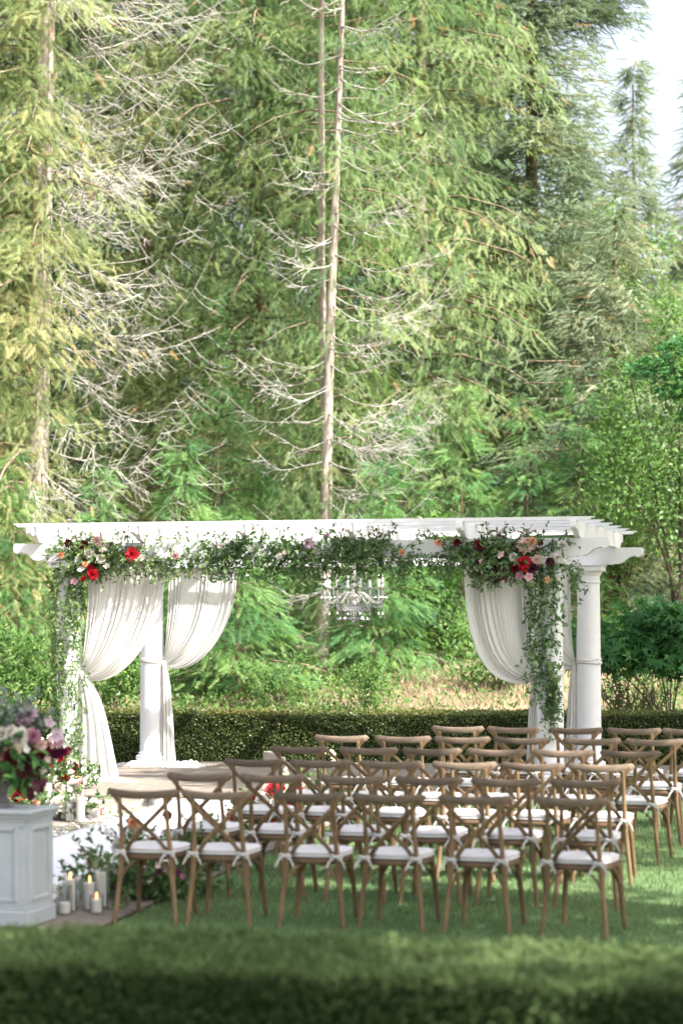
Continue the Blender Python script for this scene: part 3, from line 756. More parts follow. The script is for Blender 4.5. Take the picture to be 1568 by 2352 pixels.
# ================================================================ CHAIRS
def make_chair():
    root = empty('cross_back_chair', (0, 0, 0)); root['category'] = 'chair'
    wd, rl = M['wood'], M['railwood']
    # local: faces +y; the back is on the -y side
    def rf(a, t):      # top rail: bowed plank with rounded ends
        x = (a-.5)*.485; k = abs(2*a-1); y = -.285+.05*(2*a-1)**2
        hh = .027*(1 if k < .93 else math.sqrt(max(.04, 1-((k-.93)/.07)**2)))*(1+.08*k*k)
        zc = .858+.012*(2*a-1)**2; th = t*2*PI
        cy_, cz_ = math.cos(th), math.sin(th)
        sy_ = math.copysign(abs(cy_)**.6, cy_); sz_ = math.copysign(abs(cz_)**.6, cz_)
        return Vector((x, y+.014*sy_, zc+hh*sz_))
    mb = MB(); n = 25; m_ = 12; vs = [rf(i/(n-1), j/m_) for i in range(n) for j in range(m_)]
    fs = [(i*m_+j, (i+1)*m_+j, (i+1)*m_+(j+1) % m_, i*m_+(j+1) % m_) for i in range(n-1) for j in range(m_)]
    fs += [tuple(range(m_)), tuple(reversed(range((n-1)*m_, n*m_)))]
    mb.add(vs, fs); rail = mb.build('top_rail', rl, root, 50)
    for s in (-1, 1):
        # rear leg running up into the back post
        pts = [(s*.215, -.235, 0), (s*.198, -.215, .15), (s*.180, -.20, .32), (s*.168, -.198, .46), (s*.163, -.215, .60), (s*.160, -.245, .74), (s*.158, -.272, .845)]
        MB().tube(pts, [.0145, .016, .018, .0185, .0155, .0145, .014], 10).build('rear_leg', wd, root, True)
        pts = [(s*.205, .205, 0), (s*.197, .195, .12), (s*.182, .178, .30), (s*.170, .165, .435)]
        MB().tube(pts, [.014, .0165, .0185, .0195], 10).build('front_leg', wd, root, True)
        MB().lathe([(.0001, -.004), (.006, -.003), (.006, .003), (.0001, .004)], 8).build('screw', M['screw'], rail).matrix_local = Matrix.Translation((s*.208, -.286+.05*.75+.0-.018, .862)) @ Matrix.Rotation(PI/2, 4, 'X')
        # crossed slat: from rail end to the opposite seat corner
        off = -.006*s
        pts = [bez(Vector((s*.208, -.262+off, .858)), Vector((s*.12, -.262+off, .73)), Vector((-s*.05, -.225+off, .63)), Vector((-s*.145, -.19+off, .475)), t) for t in np.linspace(0, 1, 9)]
        MB().tube(pts, .0155, 8, flat=.45, ref=(s*1, 0, 1)).build('cross_slat', wd, root, True)
        # curved braces under the seat
        for nm, a, b in (('brace', Vector((s*.192, -.205, .20)), Vector((s*.045, -.165, .418))), ('brace', Vector((s*.187, .185, .22)), Vector((s*.045, .145, .418))),
                         ('brace', Vector((s*.190, -.20, .22)), Vector((s*.155, -.05, .418))), ('brace', Vector((s*.186, .18, .23)), Vector((s*.152, .04, .418)))):
            c1 = Vector((a.x, a.y, a.z+.14)) + (b-a)*.08; c1.z = a.z+.14; c2 = Vector((b.x+(a.x-b.x)*.45, b.y+(a.y-b.y)*.45, b.z))
            MB().tube([bez(a, c1, c2, b, t) for t in np.linspace(0, 1, 9)], .0085, 7).build(nm, wd, root, True)
    def outline(t, k):   # seat outline: rounded trapezoid
        th = t*2*PI; c, s_ = math.cos(th), math.sin(th)
        ex = .62
        x = math.copysign(abs(c)**ex, c)*.205*(1+.05*s_)*k; y = math.copysign(abs(s_)**ex, s_)*.200*k-.002
        return x, y
    mb = MB(); n = 40; prof = [(.90, .420), (.97, .422), (1.0, .432), (1.0, .447), (.97, .456), (.90, .458)]
    vs = []
    for k, z in prof:
        for i in range(n): x, y = outline(i/n, k); vs.append((x, y, z))
    fs = [(j*n+i, j*n+(i+1) % n, (j+1)*n+(i+1) % n, (j+1)*n+i) for j in range(len(prof)-1) for i in range(n)]
    fs += [tuple(reversed(range(n))), tuple(range((len(prof)-1)*n, len(prof)*n))]
    mb.add(vs, fs); mb.build('seat', M['seatwood'], root, 50)
    # cushion
    mb = MB(); prof = [(.60, .459), (.93, .462), (.985, .470), (.975, .482), (.985, .492), (.93, .499), (.75, .504), (.45, .507), (.02, .505)]
    vs = []
    for q, (k, z) in enumerate(prof):
        for i in range(n):
            x, y = outline(i/n, k); vs.append((x*1.01, y*1.0+.005, z+.0025*math.sin(i*1.7+q)*(q > 4)))
    fs = [(j*n+i, j*n+(i+1) % n, (j+1)*n+(i+1) % n, (j+1)*n+i) for j in range(len(prof)-1) for i in range(n)]
    fs += [tuple(reversed(range(n))), tuple(range((len(prof)-1)*n, len(prof)*n))]
    mb.add(vs, fs); cu = mb.build('cushion', M['cushion'], root, True)
    pip = MB()
    for z, k in ((.470, .995), (.492, .995)):
        pts = [Vector((outline(i/n, k)[0]*1.01, outline(i/n, k)[1]+.005, z)) for i in range(n+1)]; pip.tube(pts, .0035, 5, cap=False)
    pip.build('piping', M['cushion'], cu, True)
    r = random.Random(3)
    for s in (-1, 1):
        b = MB(); o_ = Vector((s*.170, -.222, .475))
        for q in (-1, 1):   # loops
            pts = [o_+Vector((q*.040*math.sin(PI*t)*(1 if t < .5 else .9), -.012-.008*math.sin(2*PI*t), .020*math.sin(2*PI*t)-.008*math.sin(PI*t))) for t in np.linspace(0, 1, 10)]
            b.tube(pts, .0055, 6, flat=.45)
            pts = [o_+Vector((q*(.012+.05*t), -.012-.012*t, -.012*t-.060*t*t)) for t in np.linspace(0, 1, 6)]
            b.tube(pts, [.004, .0055, .006, .006, .0065, .0045], 6, flat=.4)
        pts = [o_+Vector((.0205*math.cos(t)-0.0, .022+.022*math.sin(t), .0)) for t in np.linspace(0, 2*PI, 14)]; b.tube(pts, .005, 5, cap=False)
        pts = [o_+Vector((0, .02, 0)), o_+Vector((-s*.02, .045, .0)), o_+Vector((-s*.035, .07, .005))]; b.tube(pts, .007, 5, flat=.5)
        b.lathe([(.0001, -.012), (.010, -.006), (.012, 0), (.010, .006), (.0001, .012)], 8, o_+Vector((0, -.010, 0)))
        b.build('tie_bow', M['cushion'], cu, True)
    return root
proto = make_chair()
ROWS = [(14.15, [528, 796, 1136, 1426, 1741, 2096]), (15.31, [733, 1001, 1297, 1572, 1852, 2142]), (16.47, [933, 1175, 1432, 1701, 1950, 2201]),
        (17.63, [1096, 1350, 1582, 1819, 2061, 2310]), (18.80, [1251, 1476, 1693, 1913, 2166, 2397]), (19.96, [1677, 1881, 2109, 2322, 2525])]
rown = ['back row nearest the foreground hedge', 'second row from the foreground hedge', 'third row from the foreground hedge', 'fourth row from the foreground hedge', 'fifth row from the foreground hedge, just behind the front row', 'front row closest to the pergola']
ordn = ['first', 'second', 'third', 'fourth', 'fifth', 'sixth']
yaws = random.Random(12)
first = True
for ri, (vk, xs) in enumerate(ROWS):
    for ci, xc in enumerate(xs):
        tx = (xc-1250)/8333; Y = vk/(C_+S_*tx); X = tx*Y
        yaw = -TH + math.radians(yaws.uniform(-4, 4))
        if (ri, ci) == (0, 5): yaw = -TH - math.radians(9)
        if (ri, ci) == (3, 5): yaw = -TH - math.radians(8)
        # the rail stands .27 behind the chair's centre
        ox, oy = X - (-math.sin(yaw)*-.25), Y + math.cos(yaw)*.25
        ox = X + (-math.sin(yaw))*.25
        o = proto if first else copy_tree(proto); first = False
        gx, gy = ox, oy
        o.location = (gx, gy, gz(gx, gy)-.004); o.rotation_euler = (slope*.9, 0, yaw)
        side = ' from the aisle' if ri < 5 else ' from the left'
        lab = f'brown cross-back chair with white cushion, {ordn[ci]}{side} in the {rown[ri]}'
        if len(lab.replace('-', ' ').split()) > 18: pass
        o['label'] = lab; o['group'] = 'cross-back wedding chairs set in rows on the lawn'
short = ['rearmost row by the near hedge', 'second row from the near hedge', 'third row from the near hedge', 'third row from the pergola', 'second row from the pergola', 'row nearest the pergola']
for o in sc.objects:
    if o.name.startswith('cross_back_chair'):
        l = o['label']
        for a, b in zip(rown, short): l = l.replace(a, b)
        o['label'] = l.replace(' with white cushion', '')
# ================================================================ PEDESTAL + URN + BOUQUET
def pedestal():
    uc, vc = -5.885, 13.91; x, y = W(uc, vc); z = gz(x, y)
    root = empty('pedestal', (x, y, z+.024), -TH); tag(root, 'pale grey painted panelled pedestal at the left edge carrying the flower urn', 'pedestal')
    h = .74; a = .47
    MB().box((0, 0, h/2), (a-.03, a-.03, h-.01), bev=.003).build('body', M['pedestal'], root)
    MB().box((0, 0, .05), (a+.01, a+.01, .10), bev=.006).box((0, 0, .108), (a-.004, a-.004, .016)).build('base', M['pedestal'], root)
    c = MB().box((0, 0, h+.0), (a+.05, a+.05, .028), bev=.006).box((0, 0, h-.026), (a+.02, a+.02, .024), bev=.004).box((0, 0, h-.048), (a-.005, a-.005, .02)); c.build('cap', M['pedestal'], root)
    for k in range(4):
        R = Matrix.Rotation(k*PI/2, 4, 'Z'); f = MB(); d = a/2-.015
        w_, z0, z1 = a-.17, .17, h-.11
        for (cx, cz, sx, sz) in ((0, z0, w_, .028), (0, z1, w_, .028), (-w_/2, (z0+z1)/2, .028, z1-z0+.028), (w_/2, (z0+z1)/2, .028, z1-z0+.028)):
            if sx > sz: sx -= .0285
            f.box(R @ Vector((cx, -d-.006, cz)), (sx, .016, sz), R.to_3x3().to_4x4() if False else R, 0.004)
        f.build('panel_moulding', M['pedestal'], root)
        # stiles and rails stand proud of the panel
        g = MB()
        for (cx, cz, sx, sz) in ((0, .128, a-.03, .055), (0, h-.075, a-.03, .042)):
            g.box(R @ Vector((cx, -d-.002, cz)), (sx-.01, .008, sz), R)
        for sx_ in (-1, 1): g.box(R @ Vector((sx_*(a/2-.046), -d-.002, h/2+.02)), (.062, .0085, h-.25), R)
        g.build('stile', M['pedestal'], root)
    return x, y, z+.024+h+.014
px_, py_, pz_ = pedestal()
def urn():
    ux, uy = W(-5.96, 13.93)
    root = empty('urn', (ux, uy, pz_), 0); tag(root, 'weathered grey stone urn standing on the panelled pedestal', 'urn')
    MB().box((0, 0, .014), (.17, .17, .028), bev=.005).build('foot', M['stone'], root)
    MB().lathe([(.0001, .028), (.075, .028), (.078, .045), (.062, .055), (.052, .075), (.066, .090), (.060, .10), (.075, .115), (.105, .15), (.118, .20), (.114, .25), (.122, .285), (.138, .30), (.140, .315), (.125, .318), (.11, .30), (.0001, .28)], 32).build('bowl', M['stone'], root, 40)
    b = empty('bouquet', (ux, uy, pz_+.28)); tag(b, 'large urn bouquet of blush, mauve and dark red flowers with burgundy leaves', 'bouquet')
    o0 = Vector((ux, uy, pz_+.28))
    Yb = uy
    def bp(px, py, dy): return at(px, py, Yb+dy) - o0
    F = [('peony','white',44,1695,-.16,.072),('peony','blush',68,1690,-.05,.05),('rose','mauve',76,1693,-.14,.055),('rose','blush',18,1713,-.16,.055),('dahlia','cream',37,1724,-.20,.040),
         ('peony','burgundy',28,1742,-.17,.075),('peony','red',16,1762,-.12,.06),('rose','lilac',66,1640,-.02,.062),('rose','lilac',54,1655,.0,.05),('rose','white',4,1688,-.15,.06),
         ('rose','peach',50,1768,-.17,.040),('blossom','lilac',128,1692,-.05,.060),('blossom','mauve',132,1706,-.05,.045),('dahlia','purple',141,1729,-.06,.042),('dahlia','purple',126,1731,-.05,.045),
         ('rose','purple',88,1752,-.12,.06),('rose','burgundy',76,1735,-.14,.055),('blossom','white',98,1768,-.12,.035),('rose','mauve',-10,1725,-.12,.07),('peony','pink',-20,1690,-.1,.07),
         ('rose','burgundy',100,1726,-.08,.05),('blossom','lilac',112,1662,.0,.045),('rose','blush',0,1735,-.16,.06), ('rose','white',24,1682,-.14,.05), ('rose','blush',92,1712,-.12,.045), ('blossom','white',60,1722,-.2,.03), ('blossom','blush',108,1745,-.12,.03),('rose','purple',58,1750,-.14,.05)]
    for kd, cl, px, py, dy, r_ in F:
        p = bp(px, py, dy); flower(kd, cl, p, (p.x*1.5+random.uniform(-.2, .2), -1, p.z*1.5), r_, b, {'blossom': 'small_blossom'}.get(kd, kd))
    S = []; c = Vector((0, 0, .12))
    for i in range(90):
        a = rng.uniform(0, 2*PI); e = rng.uniform(-.5, 1.2); L = rng.uniform(.22, .42)
        S.append(wander((0, 0, .05), (math.cos(a)*math.cos(e), math.sin(a)*math.cos(e), math.sin(e)+.3), L, 7, .14, .10))
    strands('leaves', 'stems', S, M['maple'], b, (.06, .10), 36, .002, lambda P, r: r.random(len(P)), T_leaf(.28, .06))
    S = [wander((0, 0, .1), (rng.uniform(-.6, 1), rng.uniform(-.8, .4), 1.1), rng.uniform(.3, .5), 7, .12, .06) for i in range(30)]
    strands('eucalyptus_leaves', 'eucalyptus_stems', S, M['eucalyptus'], b, (.035, .06), 50, .0015, lambda P, r: r.random(len(P)), T_leaf(.38, .05))
    S = [wander((.05, -.1, .08), (1, rng.uniform(-.6, .3), rng.uniform(-.3, .4)), rng.uniform(.22, .42), 7, .15, .30) for i in range(24)]
    S += [wander((-.02, -.12, .05), (rng.uniform(-.6, .6), -.6, rng.uniform(-.3, .3)), rng.uniform(.15, .3), 7, .15, .2) for i in range(14)]
    strands('burgundy_leaves', 'burgundy_stems', S, M['burgundy'], b, (.055, .09), 34, .002, lambda P, r: r.random(len(P)), T_leaf(.34, .08))
    P = np.array([tuple(bp(px, py, -.20)) for px, py in ((75, 1745), (80, 1760), (72, 1752), (34, 1785), (38, 1800), (30, 1790), (66, 1780), (60, 1800), (70, 1790), (50, 1805))])
    n = len(P); X = rng.normal(0, .25, (n, 3)); X[:, 2] -= 1; N = rng.normal(0, .2, (n, 3)); N[:, 1] -= 1; 
    P[:, 2] += .06
    P = np.repeat(P, 4, 0)+rng.normal(0, .022, (n*4, 3)); X = np.repeat(X, 4, 0)+rng.normal(0, .45, (n*4, 3)); N = np.repeat(N, 4, 0)+rng.normal(0, .3, (n*4, 3)); n *= 4
    cloud('drooping_leaves', T_leaf(.19, .07), P, X, N, rng.uniform(.075, .12, n), rng.uniform(.2, .9, n), M['maple'], b, 'stuff')
urn()
# ================================================================ CANDLES
def candle(x, y, vh, vr, ch, cr, lit, where, k):
    z = gz(x, y)+.022
    t = vr*.07
    g = MB().lathe([(.0001, 0), (vr, 0), (vr, vh), (vr-t, vh), (vr-t, .010), (.0001, .010)], 28).build('glass_vase', M['glass'], None, 40); g.location = (x, y, z)
    tag(g, f'clear glass cylinder vase, {where}', 'vase', 'glass candle cylinders beside the aisle')
    c = empty('pillar_candle', (x, y, z+.0115)); tag(c, f'white pillar candle in glass, {where}', 'candle', 'white pillar candles in glass')
    MB().lathe([(.0001, 0), (cr, 0), (cr, ch-.004), (cr-.004, ch), (cr*.6, ch-.006), (.0001, ch-.010)], 24).build('wax', M['candle'], c, 40)
    MB().tube([(0, 0, ch-.012), (.001, 0, ch+.006)], .0012, 5).build('wick', M['wick'], c)
    if lit: MB().lathe([(.0001, ch+.002), (.006, ch+.010), (.0075, ch+.018), (.005, ch+.032), (.002, ch+.044), (.0001, ch+.050)], 10).build('flame', M['flame'], c, True)
def gp(px, py):   # ground point under a picture position
    Y = 20.0
    for _ in range(30):
        p = at(px, py, Y); z = gz(p.x, Y)+.02; Y = 5227*(CAM_H-z)/(py-1460); 
    return (px-784)/5227*Y, Y
for (px, py, vh, vr, ch, cr, lit, wh) in ((161, 2096, .25, .052, .21, .034, True, 'left of the lit pair by the near flowers'), (170, 2086, .21, .05, .10, .034, False, 'behind the leftmost candle by the pedestal'),
        (206, 2092, .22, .052, .175, .036, True, 'with the tallest flame by the near flowers'), (232, 2086, .30, .054, .23, .036, False, 'closest to the near aisle flowers'), (222, 2100, .13, .05, .085, .036, True, 'lowest, in front of the tall one by the near flowers'),
        (149, 2102, .20, .055, .07, .038, False, 'nearest the pedestal, low and wide'),
        (160, 1888, .22, .045, .145, .033, False, 'at the middle of the trio by the left column flowers'), (185, 1890, .28, .046, .21, .036, False, 'rightmost and tallest of the trio by the left column flowers'),
        (149, 1883, .20, .045, .10, .033, False, 'leftmost of the trio by the left column flowers'), (110, 1850, .24, .05, .20, .036, False, 'among the red flowers above the pedestal top')):
    x, y = gp(px, py); candle(x, y, vh, vr, ch, cr, lit, wh, 0)
# ================================================================ GROUND FLOWER ARRANGEMENTS
def arrangement(label, x, y, rx, ry, h, flowers, mixes, nst=70, tilt=(0, 0), seed=1, leafm='smilax', dens=40):
    z = gz(x, y)+.02; b = empty('flower_arrangement', (x, y, z), -TH); tag(b, label, 'flower arrangement', 'flower arrangements along the aisle and at the pergola')
    S = []
    for i in range(nst):
        p = (rng.normal(0, rx*.42), rng.normal(0, ry*.42), .02); hh = h*math.exp(-(p[0]/rx)**2*1.2)
        S.append(wander(p, (rng.normal(tilt[0], .7), rng.normal(0, .5), 1), rng.uniform(.5, 1.0)*hh+.06, 7, .22, .10))
    strands('leaves', 'stems', S, M[leafm], b, (.04, .07), dens, .0018, lambda P, r: r.beta(2, 2, len(P))*.93, T_leaf(.26, .06))
    for i in range(flowers):
        kd, cl, r0 = mixes[i % len(mixes)]
        p = Vector((rng.normal(0, rx*.45), rng.normal(-.3*ry, ry*.35), 0)); p.z = abs(rng.normal(.45, .25))*h*math.exp(-(p.x/rx)**2)+.04
        flower(kd, cl, p, (p.x*2+random.uniform(-.4, .4), -.9, .9), r0*random.uniform(.8, 1.2), b, {'blossom': 'small_blossom'}.get(kd, kd))
    return b
mixA = [('peony','white',.065),('rose','blush',.05),('blossom','white',.035),('rose','red',.05),('rose','peach',.04),('blossom','blush',.035),('rose','white',.055),('dahlia','red',.045),('blossom','pink',.03),('rose','burgundy',.04)]
mixB = [('blossom','white',.035),('rose','burgundy',.04),('blossom','purple',.035),('peony','white',.055),('rose','blush',.05),('blossom','blush',.03),('blossom','mauve',.035),('rose','peach',.05)]
x, y = gp(120, 1812); arrangement('mound of white and red flowers at the foot of the front left column', x, y, .50, .28, .50, 70, mixA, 130)
x, y = gp(60, 1872); a1 = arrangement('red peonies and greenery on the patio above the pedestal', x, y, .36, .25, .30, 16, [('peony','crimson',.08),('blossom','white',.03),('rose','peach',.04),('blossom','blush',.03)], 60)
x, y = gp(170, 1880); a1 = arrangement('white peonies and trailing leaves behind the three glass candles', x, y, .38, .25, .34, 24, [('peony','white',.08),('rose','blush',.045),('blossom','white',.04),('blossom','blush',.03)], 70)
x, y = gp(335, 2060); arrangement('large low aisle arrangement with white, purple and peach flowers under the first near chair', x, y, .46, .32, .62, 38, mixB, 170)
for (lab, px, py, h, n, mx) in (('aisle flowers of cream and purple beside the second row end chair', 450, 1985, .42, 18, mixB), ('pale aisle flowers behind the first chair of the third row', 580, 1930, .40, 18, mixA),
        ('red dahlia and white aisle flowers seen between the middle row chairs', 640, 1895, .50, 24, [('dahlia','crimson',.075),('blossom','white',.035),('rose','red',.045),('blossom','cream',.035),('rose','blush',.04)]),
        ('white sprigs in the aisle arrangement nearest the patio', 730, 1862, .50, 24, [('blossom','white',.035),('rose','white',.045),('blossom','cream',.035),('rose','blush',.04)])):
    x, y = gp(px, py); arrangement(lab, x, y, .32, .24, h, n, mx, 60)
def tallsprig(lab, px, py, topx, topy, n, cl, pr):
    x, y = gp(px, py); z = gz(x, y)+.02; b = empty('wildflower_sprig', (x, y, z)); tag(b, lab, 'sprig', 'tall sprigs rising from the aisle flowers')
    o0 = Vector((x, y, z)); tp = at(topx, topy, y)-o0; S = []
    c1 = Vector((tp.x*.1, 0, tp.z*.5))
    main = [tuple(bez(Vector((0, 0, 0)), c1, tp*.8+Vector((0, 0, .02)), tp, t)) for t in np.linspace(0, 1, 12)]
    MB().tube(main, .0025, 4).build('stem', M['brownstem'], b)
    for i in range(n):
        t = random.uniform(.35, 1); p = bez(Vector((0, 0, 0)), c1, tp*.8+Vector((0, 0, .02)), tp, t)+Vector((random.uniform(-.02, .02), random.uniform(-.03, 0), random.uniform(-.02, .02)))
        flower('blossom', cl, p, (random.uniform(-1, 1), -1, .5), random.uniform(.7, 1.2)*pr, b, 'small_blossom')
for a_ in (('pale blue-green sprig leaning left over the runner from the near aisle flowers', 330, 2050, 203, 1862, 26, 'white', .020), ('dark purple sprig leaning left below the pale one over the runner', 320, 2060, 180, 1950, 16, 'mauve', .012),
           ('upright white sprig standing in front of the far hedge between chairs', 775, 1870, 762, 1722, 22, 'cream', .020), ('upright cream sprig at the middle row aisle flowers', 660, 1905, 655, 1765, 16, 'cream', .018),
           ('burgundy sprig above the near aisle flowers', 345, 2055, 300, 1880, 16, 'purple', .024), ('upright white sprig beside the second row end chair', 455, 1985, 420, 1865, 14, 'white', .018)):
    tallsprig(*a_)
def petals(label, u0, u1, v0, v1, n):
    u = rng.uniform(u0, u1, n); v = rng.uniform(v0, v1, n); x = u*C_+v*S_; y = -u*S_+v*C_
    z = np.array([gz(a, b) for a, b in zip(x, y)])+.038; P = np.stack([x, y, z], 1)
    X = rng.normal(0, 1, (n, 3)); X[:, 2] = np.abs(X[:, 2])*.35; N = rng.normal(0, .35, (n, 3)); N[:, 2] += 1
    o = cloud('petals', T_leaf(.42, .12), P, X, N, rng.uniform(.045, .075, n), rng.random(n), M['petalfall']); tag(o, label, 'petals', kind='stuff')
petals('white rose petals scattered along the left edge of the aisle runner', -7.5, -7.25, 15.5, 21.9, 420)
petals('white rose petals scattered along the right edge of the aisle runner', -6.2, -5.9, 12.8, 21.9, 420)
# small fixture box by the far hedge
def fixture():
    p = at(622, 1757, 28.9); root = empty('speaker_box', (p.x, 28.9, .02)); tag(root, 'small beige box on the patio against the far hedge', 'box')
    MB().box((0, 0, .085), (.20, .14, .17), bev=.012).build('case', M['box'], root, 30)
    MB().box((0, -.072, .085), (.15, .006, .12)).build('front_panel', M['box'], root); MB().box((.14, .02, .05), (.09, .09, .09), bev=.01).build('bracket', M['box'], root, 30)
fixture()

# ================================================================ TREES
def trunk_part(root, pts, rads, m, name='trunk', n=12):
    o = MB().tube(pts, rads, n).build(name, m, root, True); return o
def crown(root, cfg, r):
    """branches carrying hanging sprays. cfg: z0 z1 R(fn) n_br per spray count ..."""
    Ps, Xs, Ns, Ss, Ts = [], [], [], [], []
    bm_ = MB()
    for i in range(cfg['nbr']):
        f = (i+r.random())/cfg['nbr']; h = cfg['z0']+(cfg['z1']-cfg['z0'])*f
        az = r.uniform(*cfg.get('az', (PI*.95, PI*2.05))) if r.random() < cfg.get('front', .93) else r.uniform(0, 2*PI)
        L = cfg['R'](f)*r.uniform(.45, 1.2); d = np.array([math.cos(az), math.sin(az), 0]); sd_ = np.array([-d[1], d[0], 0])
        droop = cfg.get('droop', .45)*L; rise = cfg.get('rise', .15)*L; n = int(cfg['ns']*(cfg.get('dm', 1.9))*L/cfg['R'](0)*r.uniform(.7, 1.2))
        n = max(n, 9)
        cx = np.interp(h, cfg['tz'], cfg['tx']); cy_ = np.interp(h, cfg['tz'], cfg['ty'])
        t = r.beta(1.6, 1.15, n); lat = r.normal(0, 1, n)*cfg.get('lat', .20)*L*(.35+.65*(1-np.abs(t-.6)))
        zc = h+rise*t-droop*t*t + cfg.get('tipup', 0)*t**4*L
        P = np.stack([np.full(n, cx), np.full(n, cy_), zc], 1)+d*(L*t)[:, None]+sd_*lat[:, None]
        P[:, 2] += -np.abs(lat)*.35 + r.normal(0, cfg.get('thick', .08), n)
        X = d*cfg.get('fo', .32) + sd_*(np.sign(lat)*cfg.get('fs', .40))[:, None] + np.stack([r.normal(0, .34, n), r.normal(0, .34, n), -cfg.get('hang', .8)+r.normal(0, .32, n)], 1)
        N = d*.8+np.array([0, 0, .55])+r.normal(0, .35, (n, 3))
        base = r.normal(.48, .19)
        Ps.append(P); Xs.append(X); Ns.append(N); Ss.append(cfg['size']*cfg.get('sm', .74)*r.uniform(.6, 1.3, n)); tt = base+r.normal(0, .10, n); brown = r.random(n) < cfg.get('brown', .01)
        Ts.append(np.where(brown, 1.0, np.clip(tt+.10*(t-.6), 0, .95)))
        if i % 2 == 0:
            pts = [(cx+d[0]*L*q, cy_+d[1]*L*q, h+rise*q-droop*q*q+cfg.get('tipup', 0)*q**4*L) for q in (0, .35, .7, .95)]
            bm_.tube(pts, [.03*L/2, .02*L/2, .012*L/2, .005], 4, cap=False)
    P = np.concatenate(Ps)
    o = cloud('crown', cfg.get('tmpl', CEDAR), P, np.concatenate(Xs), np.concatenate(Ns), np.concatenate(Ss), np.concatenate(Ts), cfg['mat'], root, 'stuff')
    lb = bm_.build('limbs', cfg.get('lmat', M['bark']), root); lb['kind'] = 'stuff'
    return len(P)
def dead_branch(mb, p, az, L, r, r0=.022, up=.35, sag=.35, fine=1.0, downs=.5):
    """pale bare branch: sags, turns up at its end, with comb-like side twigs"""
    d = np.array([math.cos(az), math.sin(az), 0]); sd_ = np.array([-d[1], d[0], 0]); p = np.array(p)
    w1, w2 = r.uniform(-.4, .4), r.uniform(-.6, .6); nrmz = np.array([0, 0, 1.0])
    def f(t): return p + d*L*t*(1-.06*t) + sd_*L*(w1*t+w2*t*t)*.6 + np.array([0, 0, L*(-sag*math.sin(PI*min(1, t*1.0))*.55 + up*t**2.2)]) + nrmz*L*(.05*math.sin(t*5+w2*20))*t + .02*L*np.array([0, 0, math.sin(t*11+w1*40)])
    n = 9; pts = [f(i/n) for i in range(n+1)]
    mb.tube([tuple(q) for q in pts], [r0*(1-.85*i/n) for i in range(n+1)], 5, cap=False)
    m_ = int((6+L*7)*fine)
    for k in range(m_):
        t = r.uniform(.15, .97); q = f(t); s = 1 if k % 2 else -1
        dn = r.random() < downs
        l = L*r.uniform(.12, .38)*(1.1-t*.6)
        dd = d*r.uniform(.35, .9)+sd_*s*r.uniform(.2, .9)+np.array([0, 0, -r.uniform(.5, 1.3) if dn else r.uniform(-.35, .35)]); dd = dd/np.linalg.norm(dd)
        cu = np.array([0, 0, r.uniform(.1, .5)])+d*.2
        tw = [q+dd*l*a+cu*l*a*a*.5+r.normal(0, .012, 3)*(a > 0) for a in (0, .25, .5, .75, 1)]
        rr = r0*(1-.8*t)*.55+.002
        mb.tube([tuple(a) for a in tw], [rr, rr*.8, rr*.65, rr*.5, rr*.3], 3, cap=False)
        for j in range(int(3*fine)):
            b = r.uniform(.25, .9); i0 = int(b*4); q2 = tw[i0]+(tw[min(i0+1, 4)]-tw[i0])*(b*4-i0)
            d3 = dd+r.normal(0, .7, 3); d3 = d3/np.linalg.norm(d3); l3 = l*r.uniform(.15, .4)
            mb.tube([tuple(q2), tuple(q2+d3*l3*.5), tuple(q2+d3*l3+np.array([0, 0, .1*l3]))], [rr*.45, rr*.35, rr*.2], 3, cap=False)
def tree(name, label, x, y, H, lean, rt, rb, cfg, bark, seed, cat='tree', group='evergreen trees behind the far hedge', dead=None):
    r = np.random.default_rng(seed); g = gz(x, y); root = empty(name, (x, y, g)); tag(root, label, cat, group)
    zs = np.linspace(0, H*(.62 if H < 7 else .95 if H < 14 else 1), 14); lx = np.array([lean(z) if callable(lean) else lean*z/H for z in zs]); ly = r.normal(0, .02, 14)
    pts = [(float(a), float(b), float(c)) for a, b, c in zip(lx, ly, zs)]; pts[0] = (pts[0][0], 0, -.15)
    trunk_part(root, pts, [rb*(1.25 if i == 0 else 1)*(1-i/13)+rt*(i/13) for i in range(14)], bark)
    if cfg: cfg.update(tz=zs, tx=lx, ty=ly); crown(root, cfg, r)
    return root, lambda z: (float(np.interp(z, zs, lx)), 0.0)
def gx(px, Y): return (px-784)/5227*Y
cyl = lambda R, k=.35: (lambda f: R*(1-k*f))
cone = lambda R, p=1.0: (lambda f: max(.30, R*(1-f**p)))
# left big golden cedar
t1, _ = tree('western_cedar', 'huge golden green cedar on the far left with pale bare branches reaching right', gx(70, 37.5), 37.5, 19, .45, .10, .24,
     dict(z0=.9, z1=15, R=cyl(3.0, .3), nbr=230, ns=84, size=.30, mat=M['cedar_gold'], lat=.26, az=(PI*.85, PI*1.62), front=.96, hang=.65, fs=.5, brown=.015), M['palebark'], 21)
t2, _ = tree('western_cedar', 'green cedar with a thin trunk between the bare left branches and the twin trunks', gx(602, 42), 42, 19, -.1, .06, .13,
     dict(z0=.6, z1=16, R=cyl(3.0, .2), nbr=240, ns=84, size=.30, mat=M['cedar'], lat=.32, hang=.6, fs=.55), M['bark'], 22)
t2b, _ = tree('western_cedar', 'cedar at the left behind the bare branches, yellow green', gx(330, 42.5), 42.5, 19, .2, .07, .17,
     dict(z0=1.2, z1=16, R=cyl(2.5, .2), nbr=200, ns=80, size=.30, mat=M['cedar_gold'], lat=.32, hang=.65, fs=.5), M['bark'], 23)
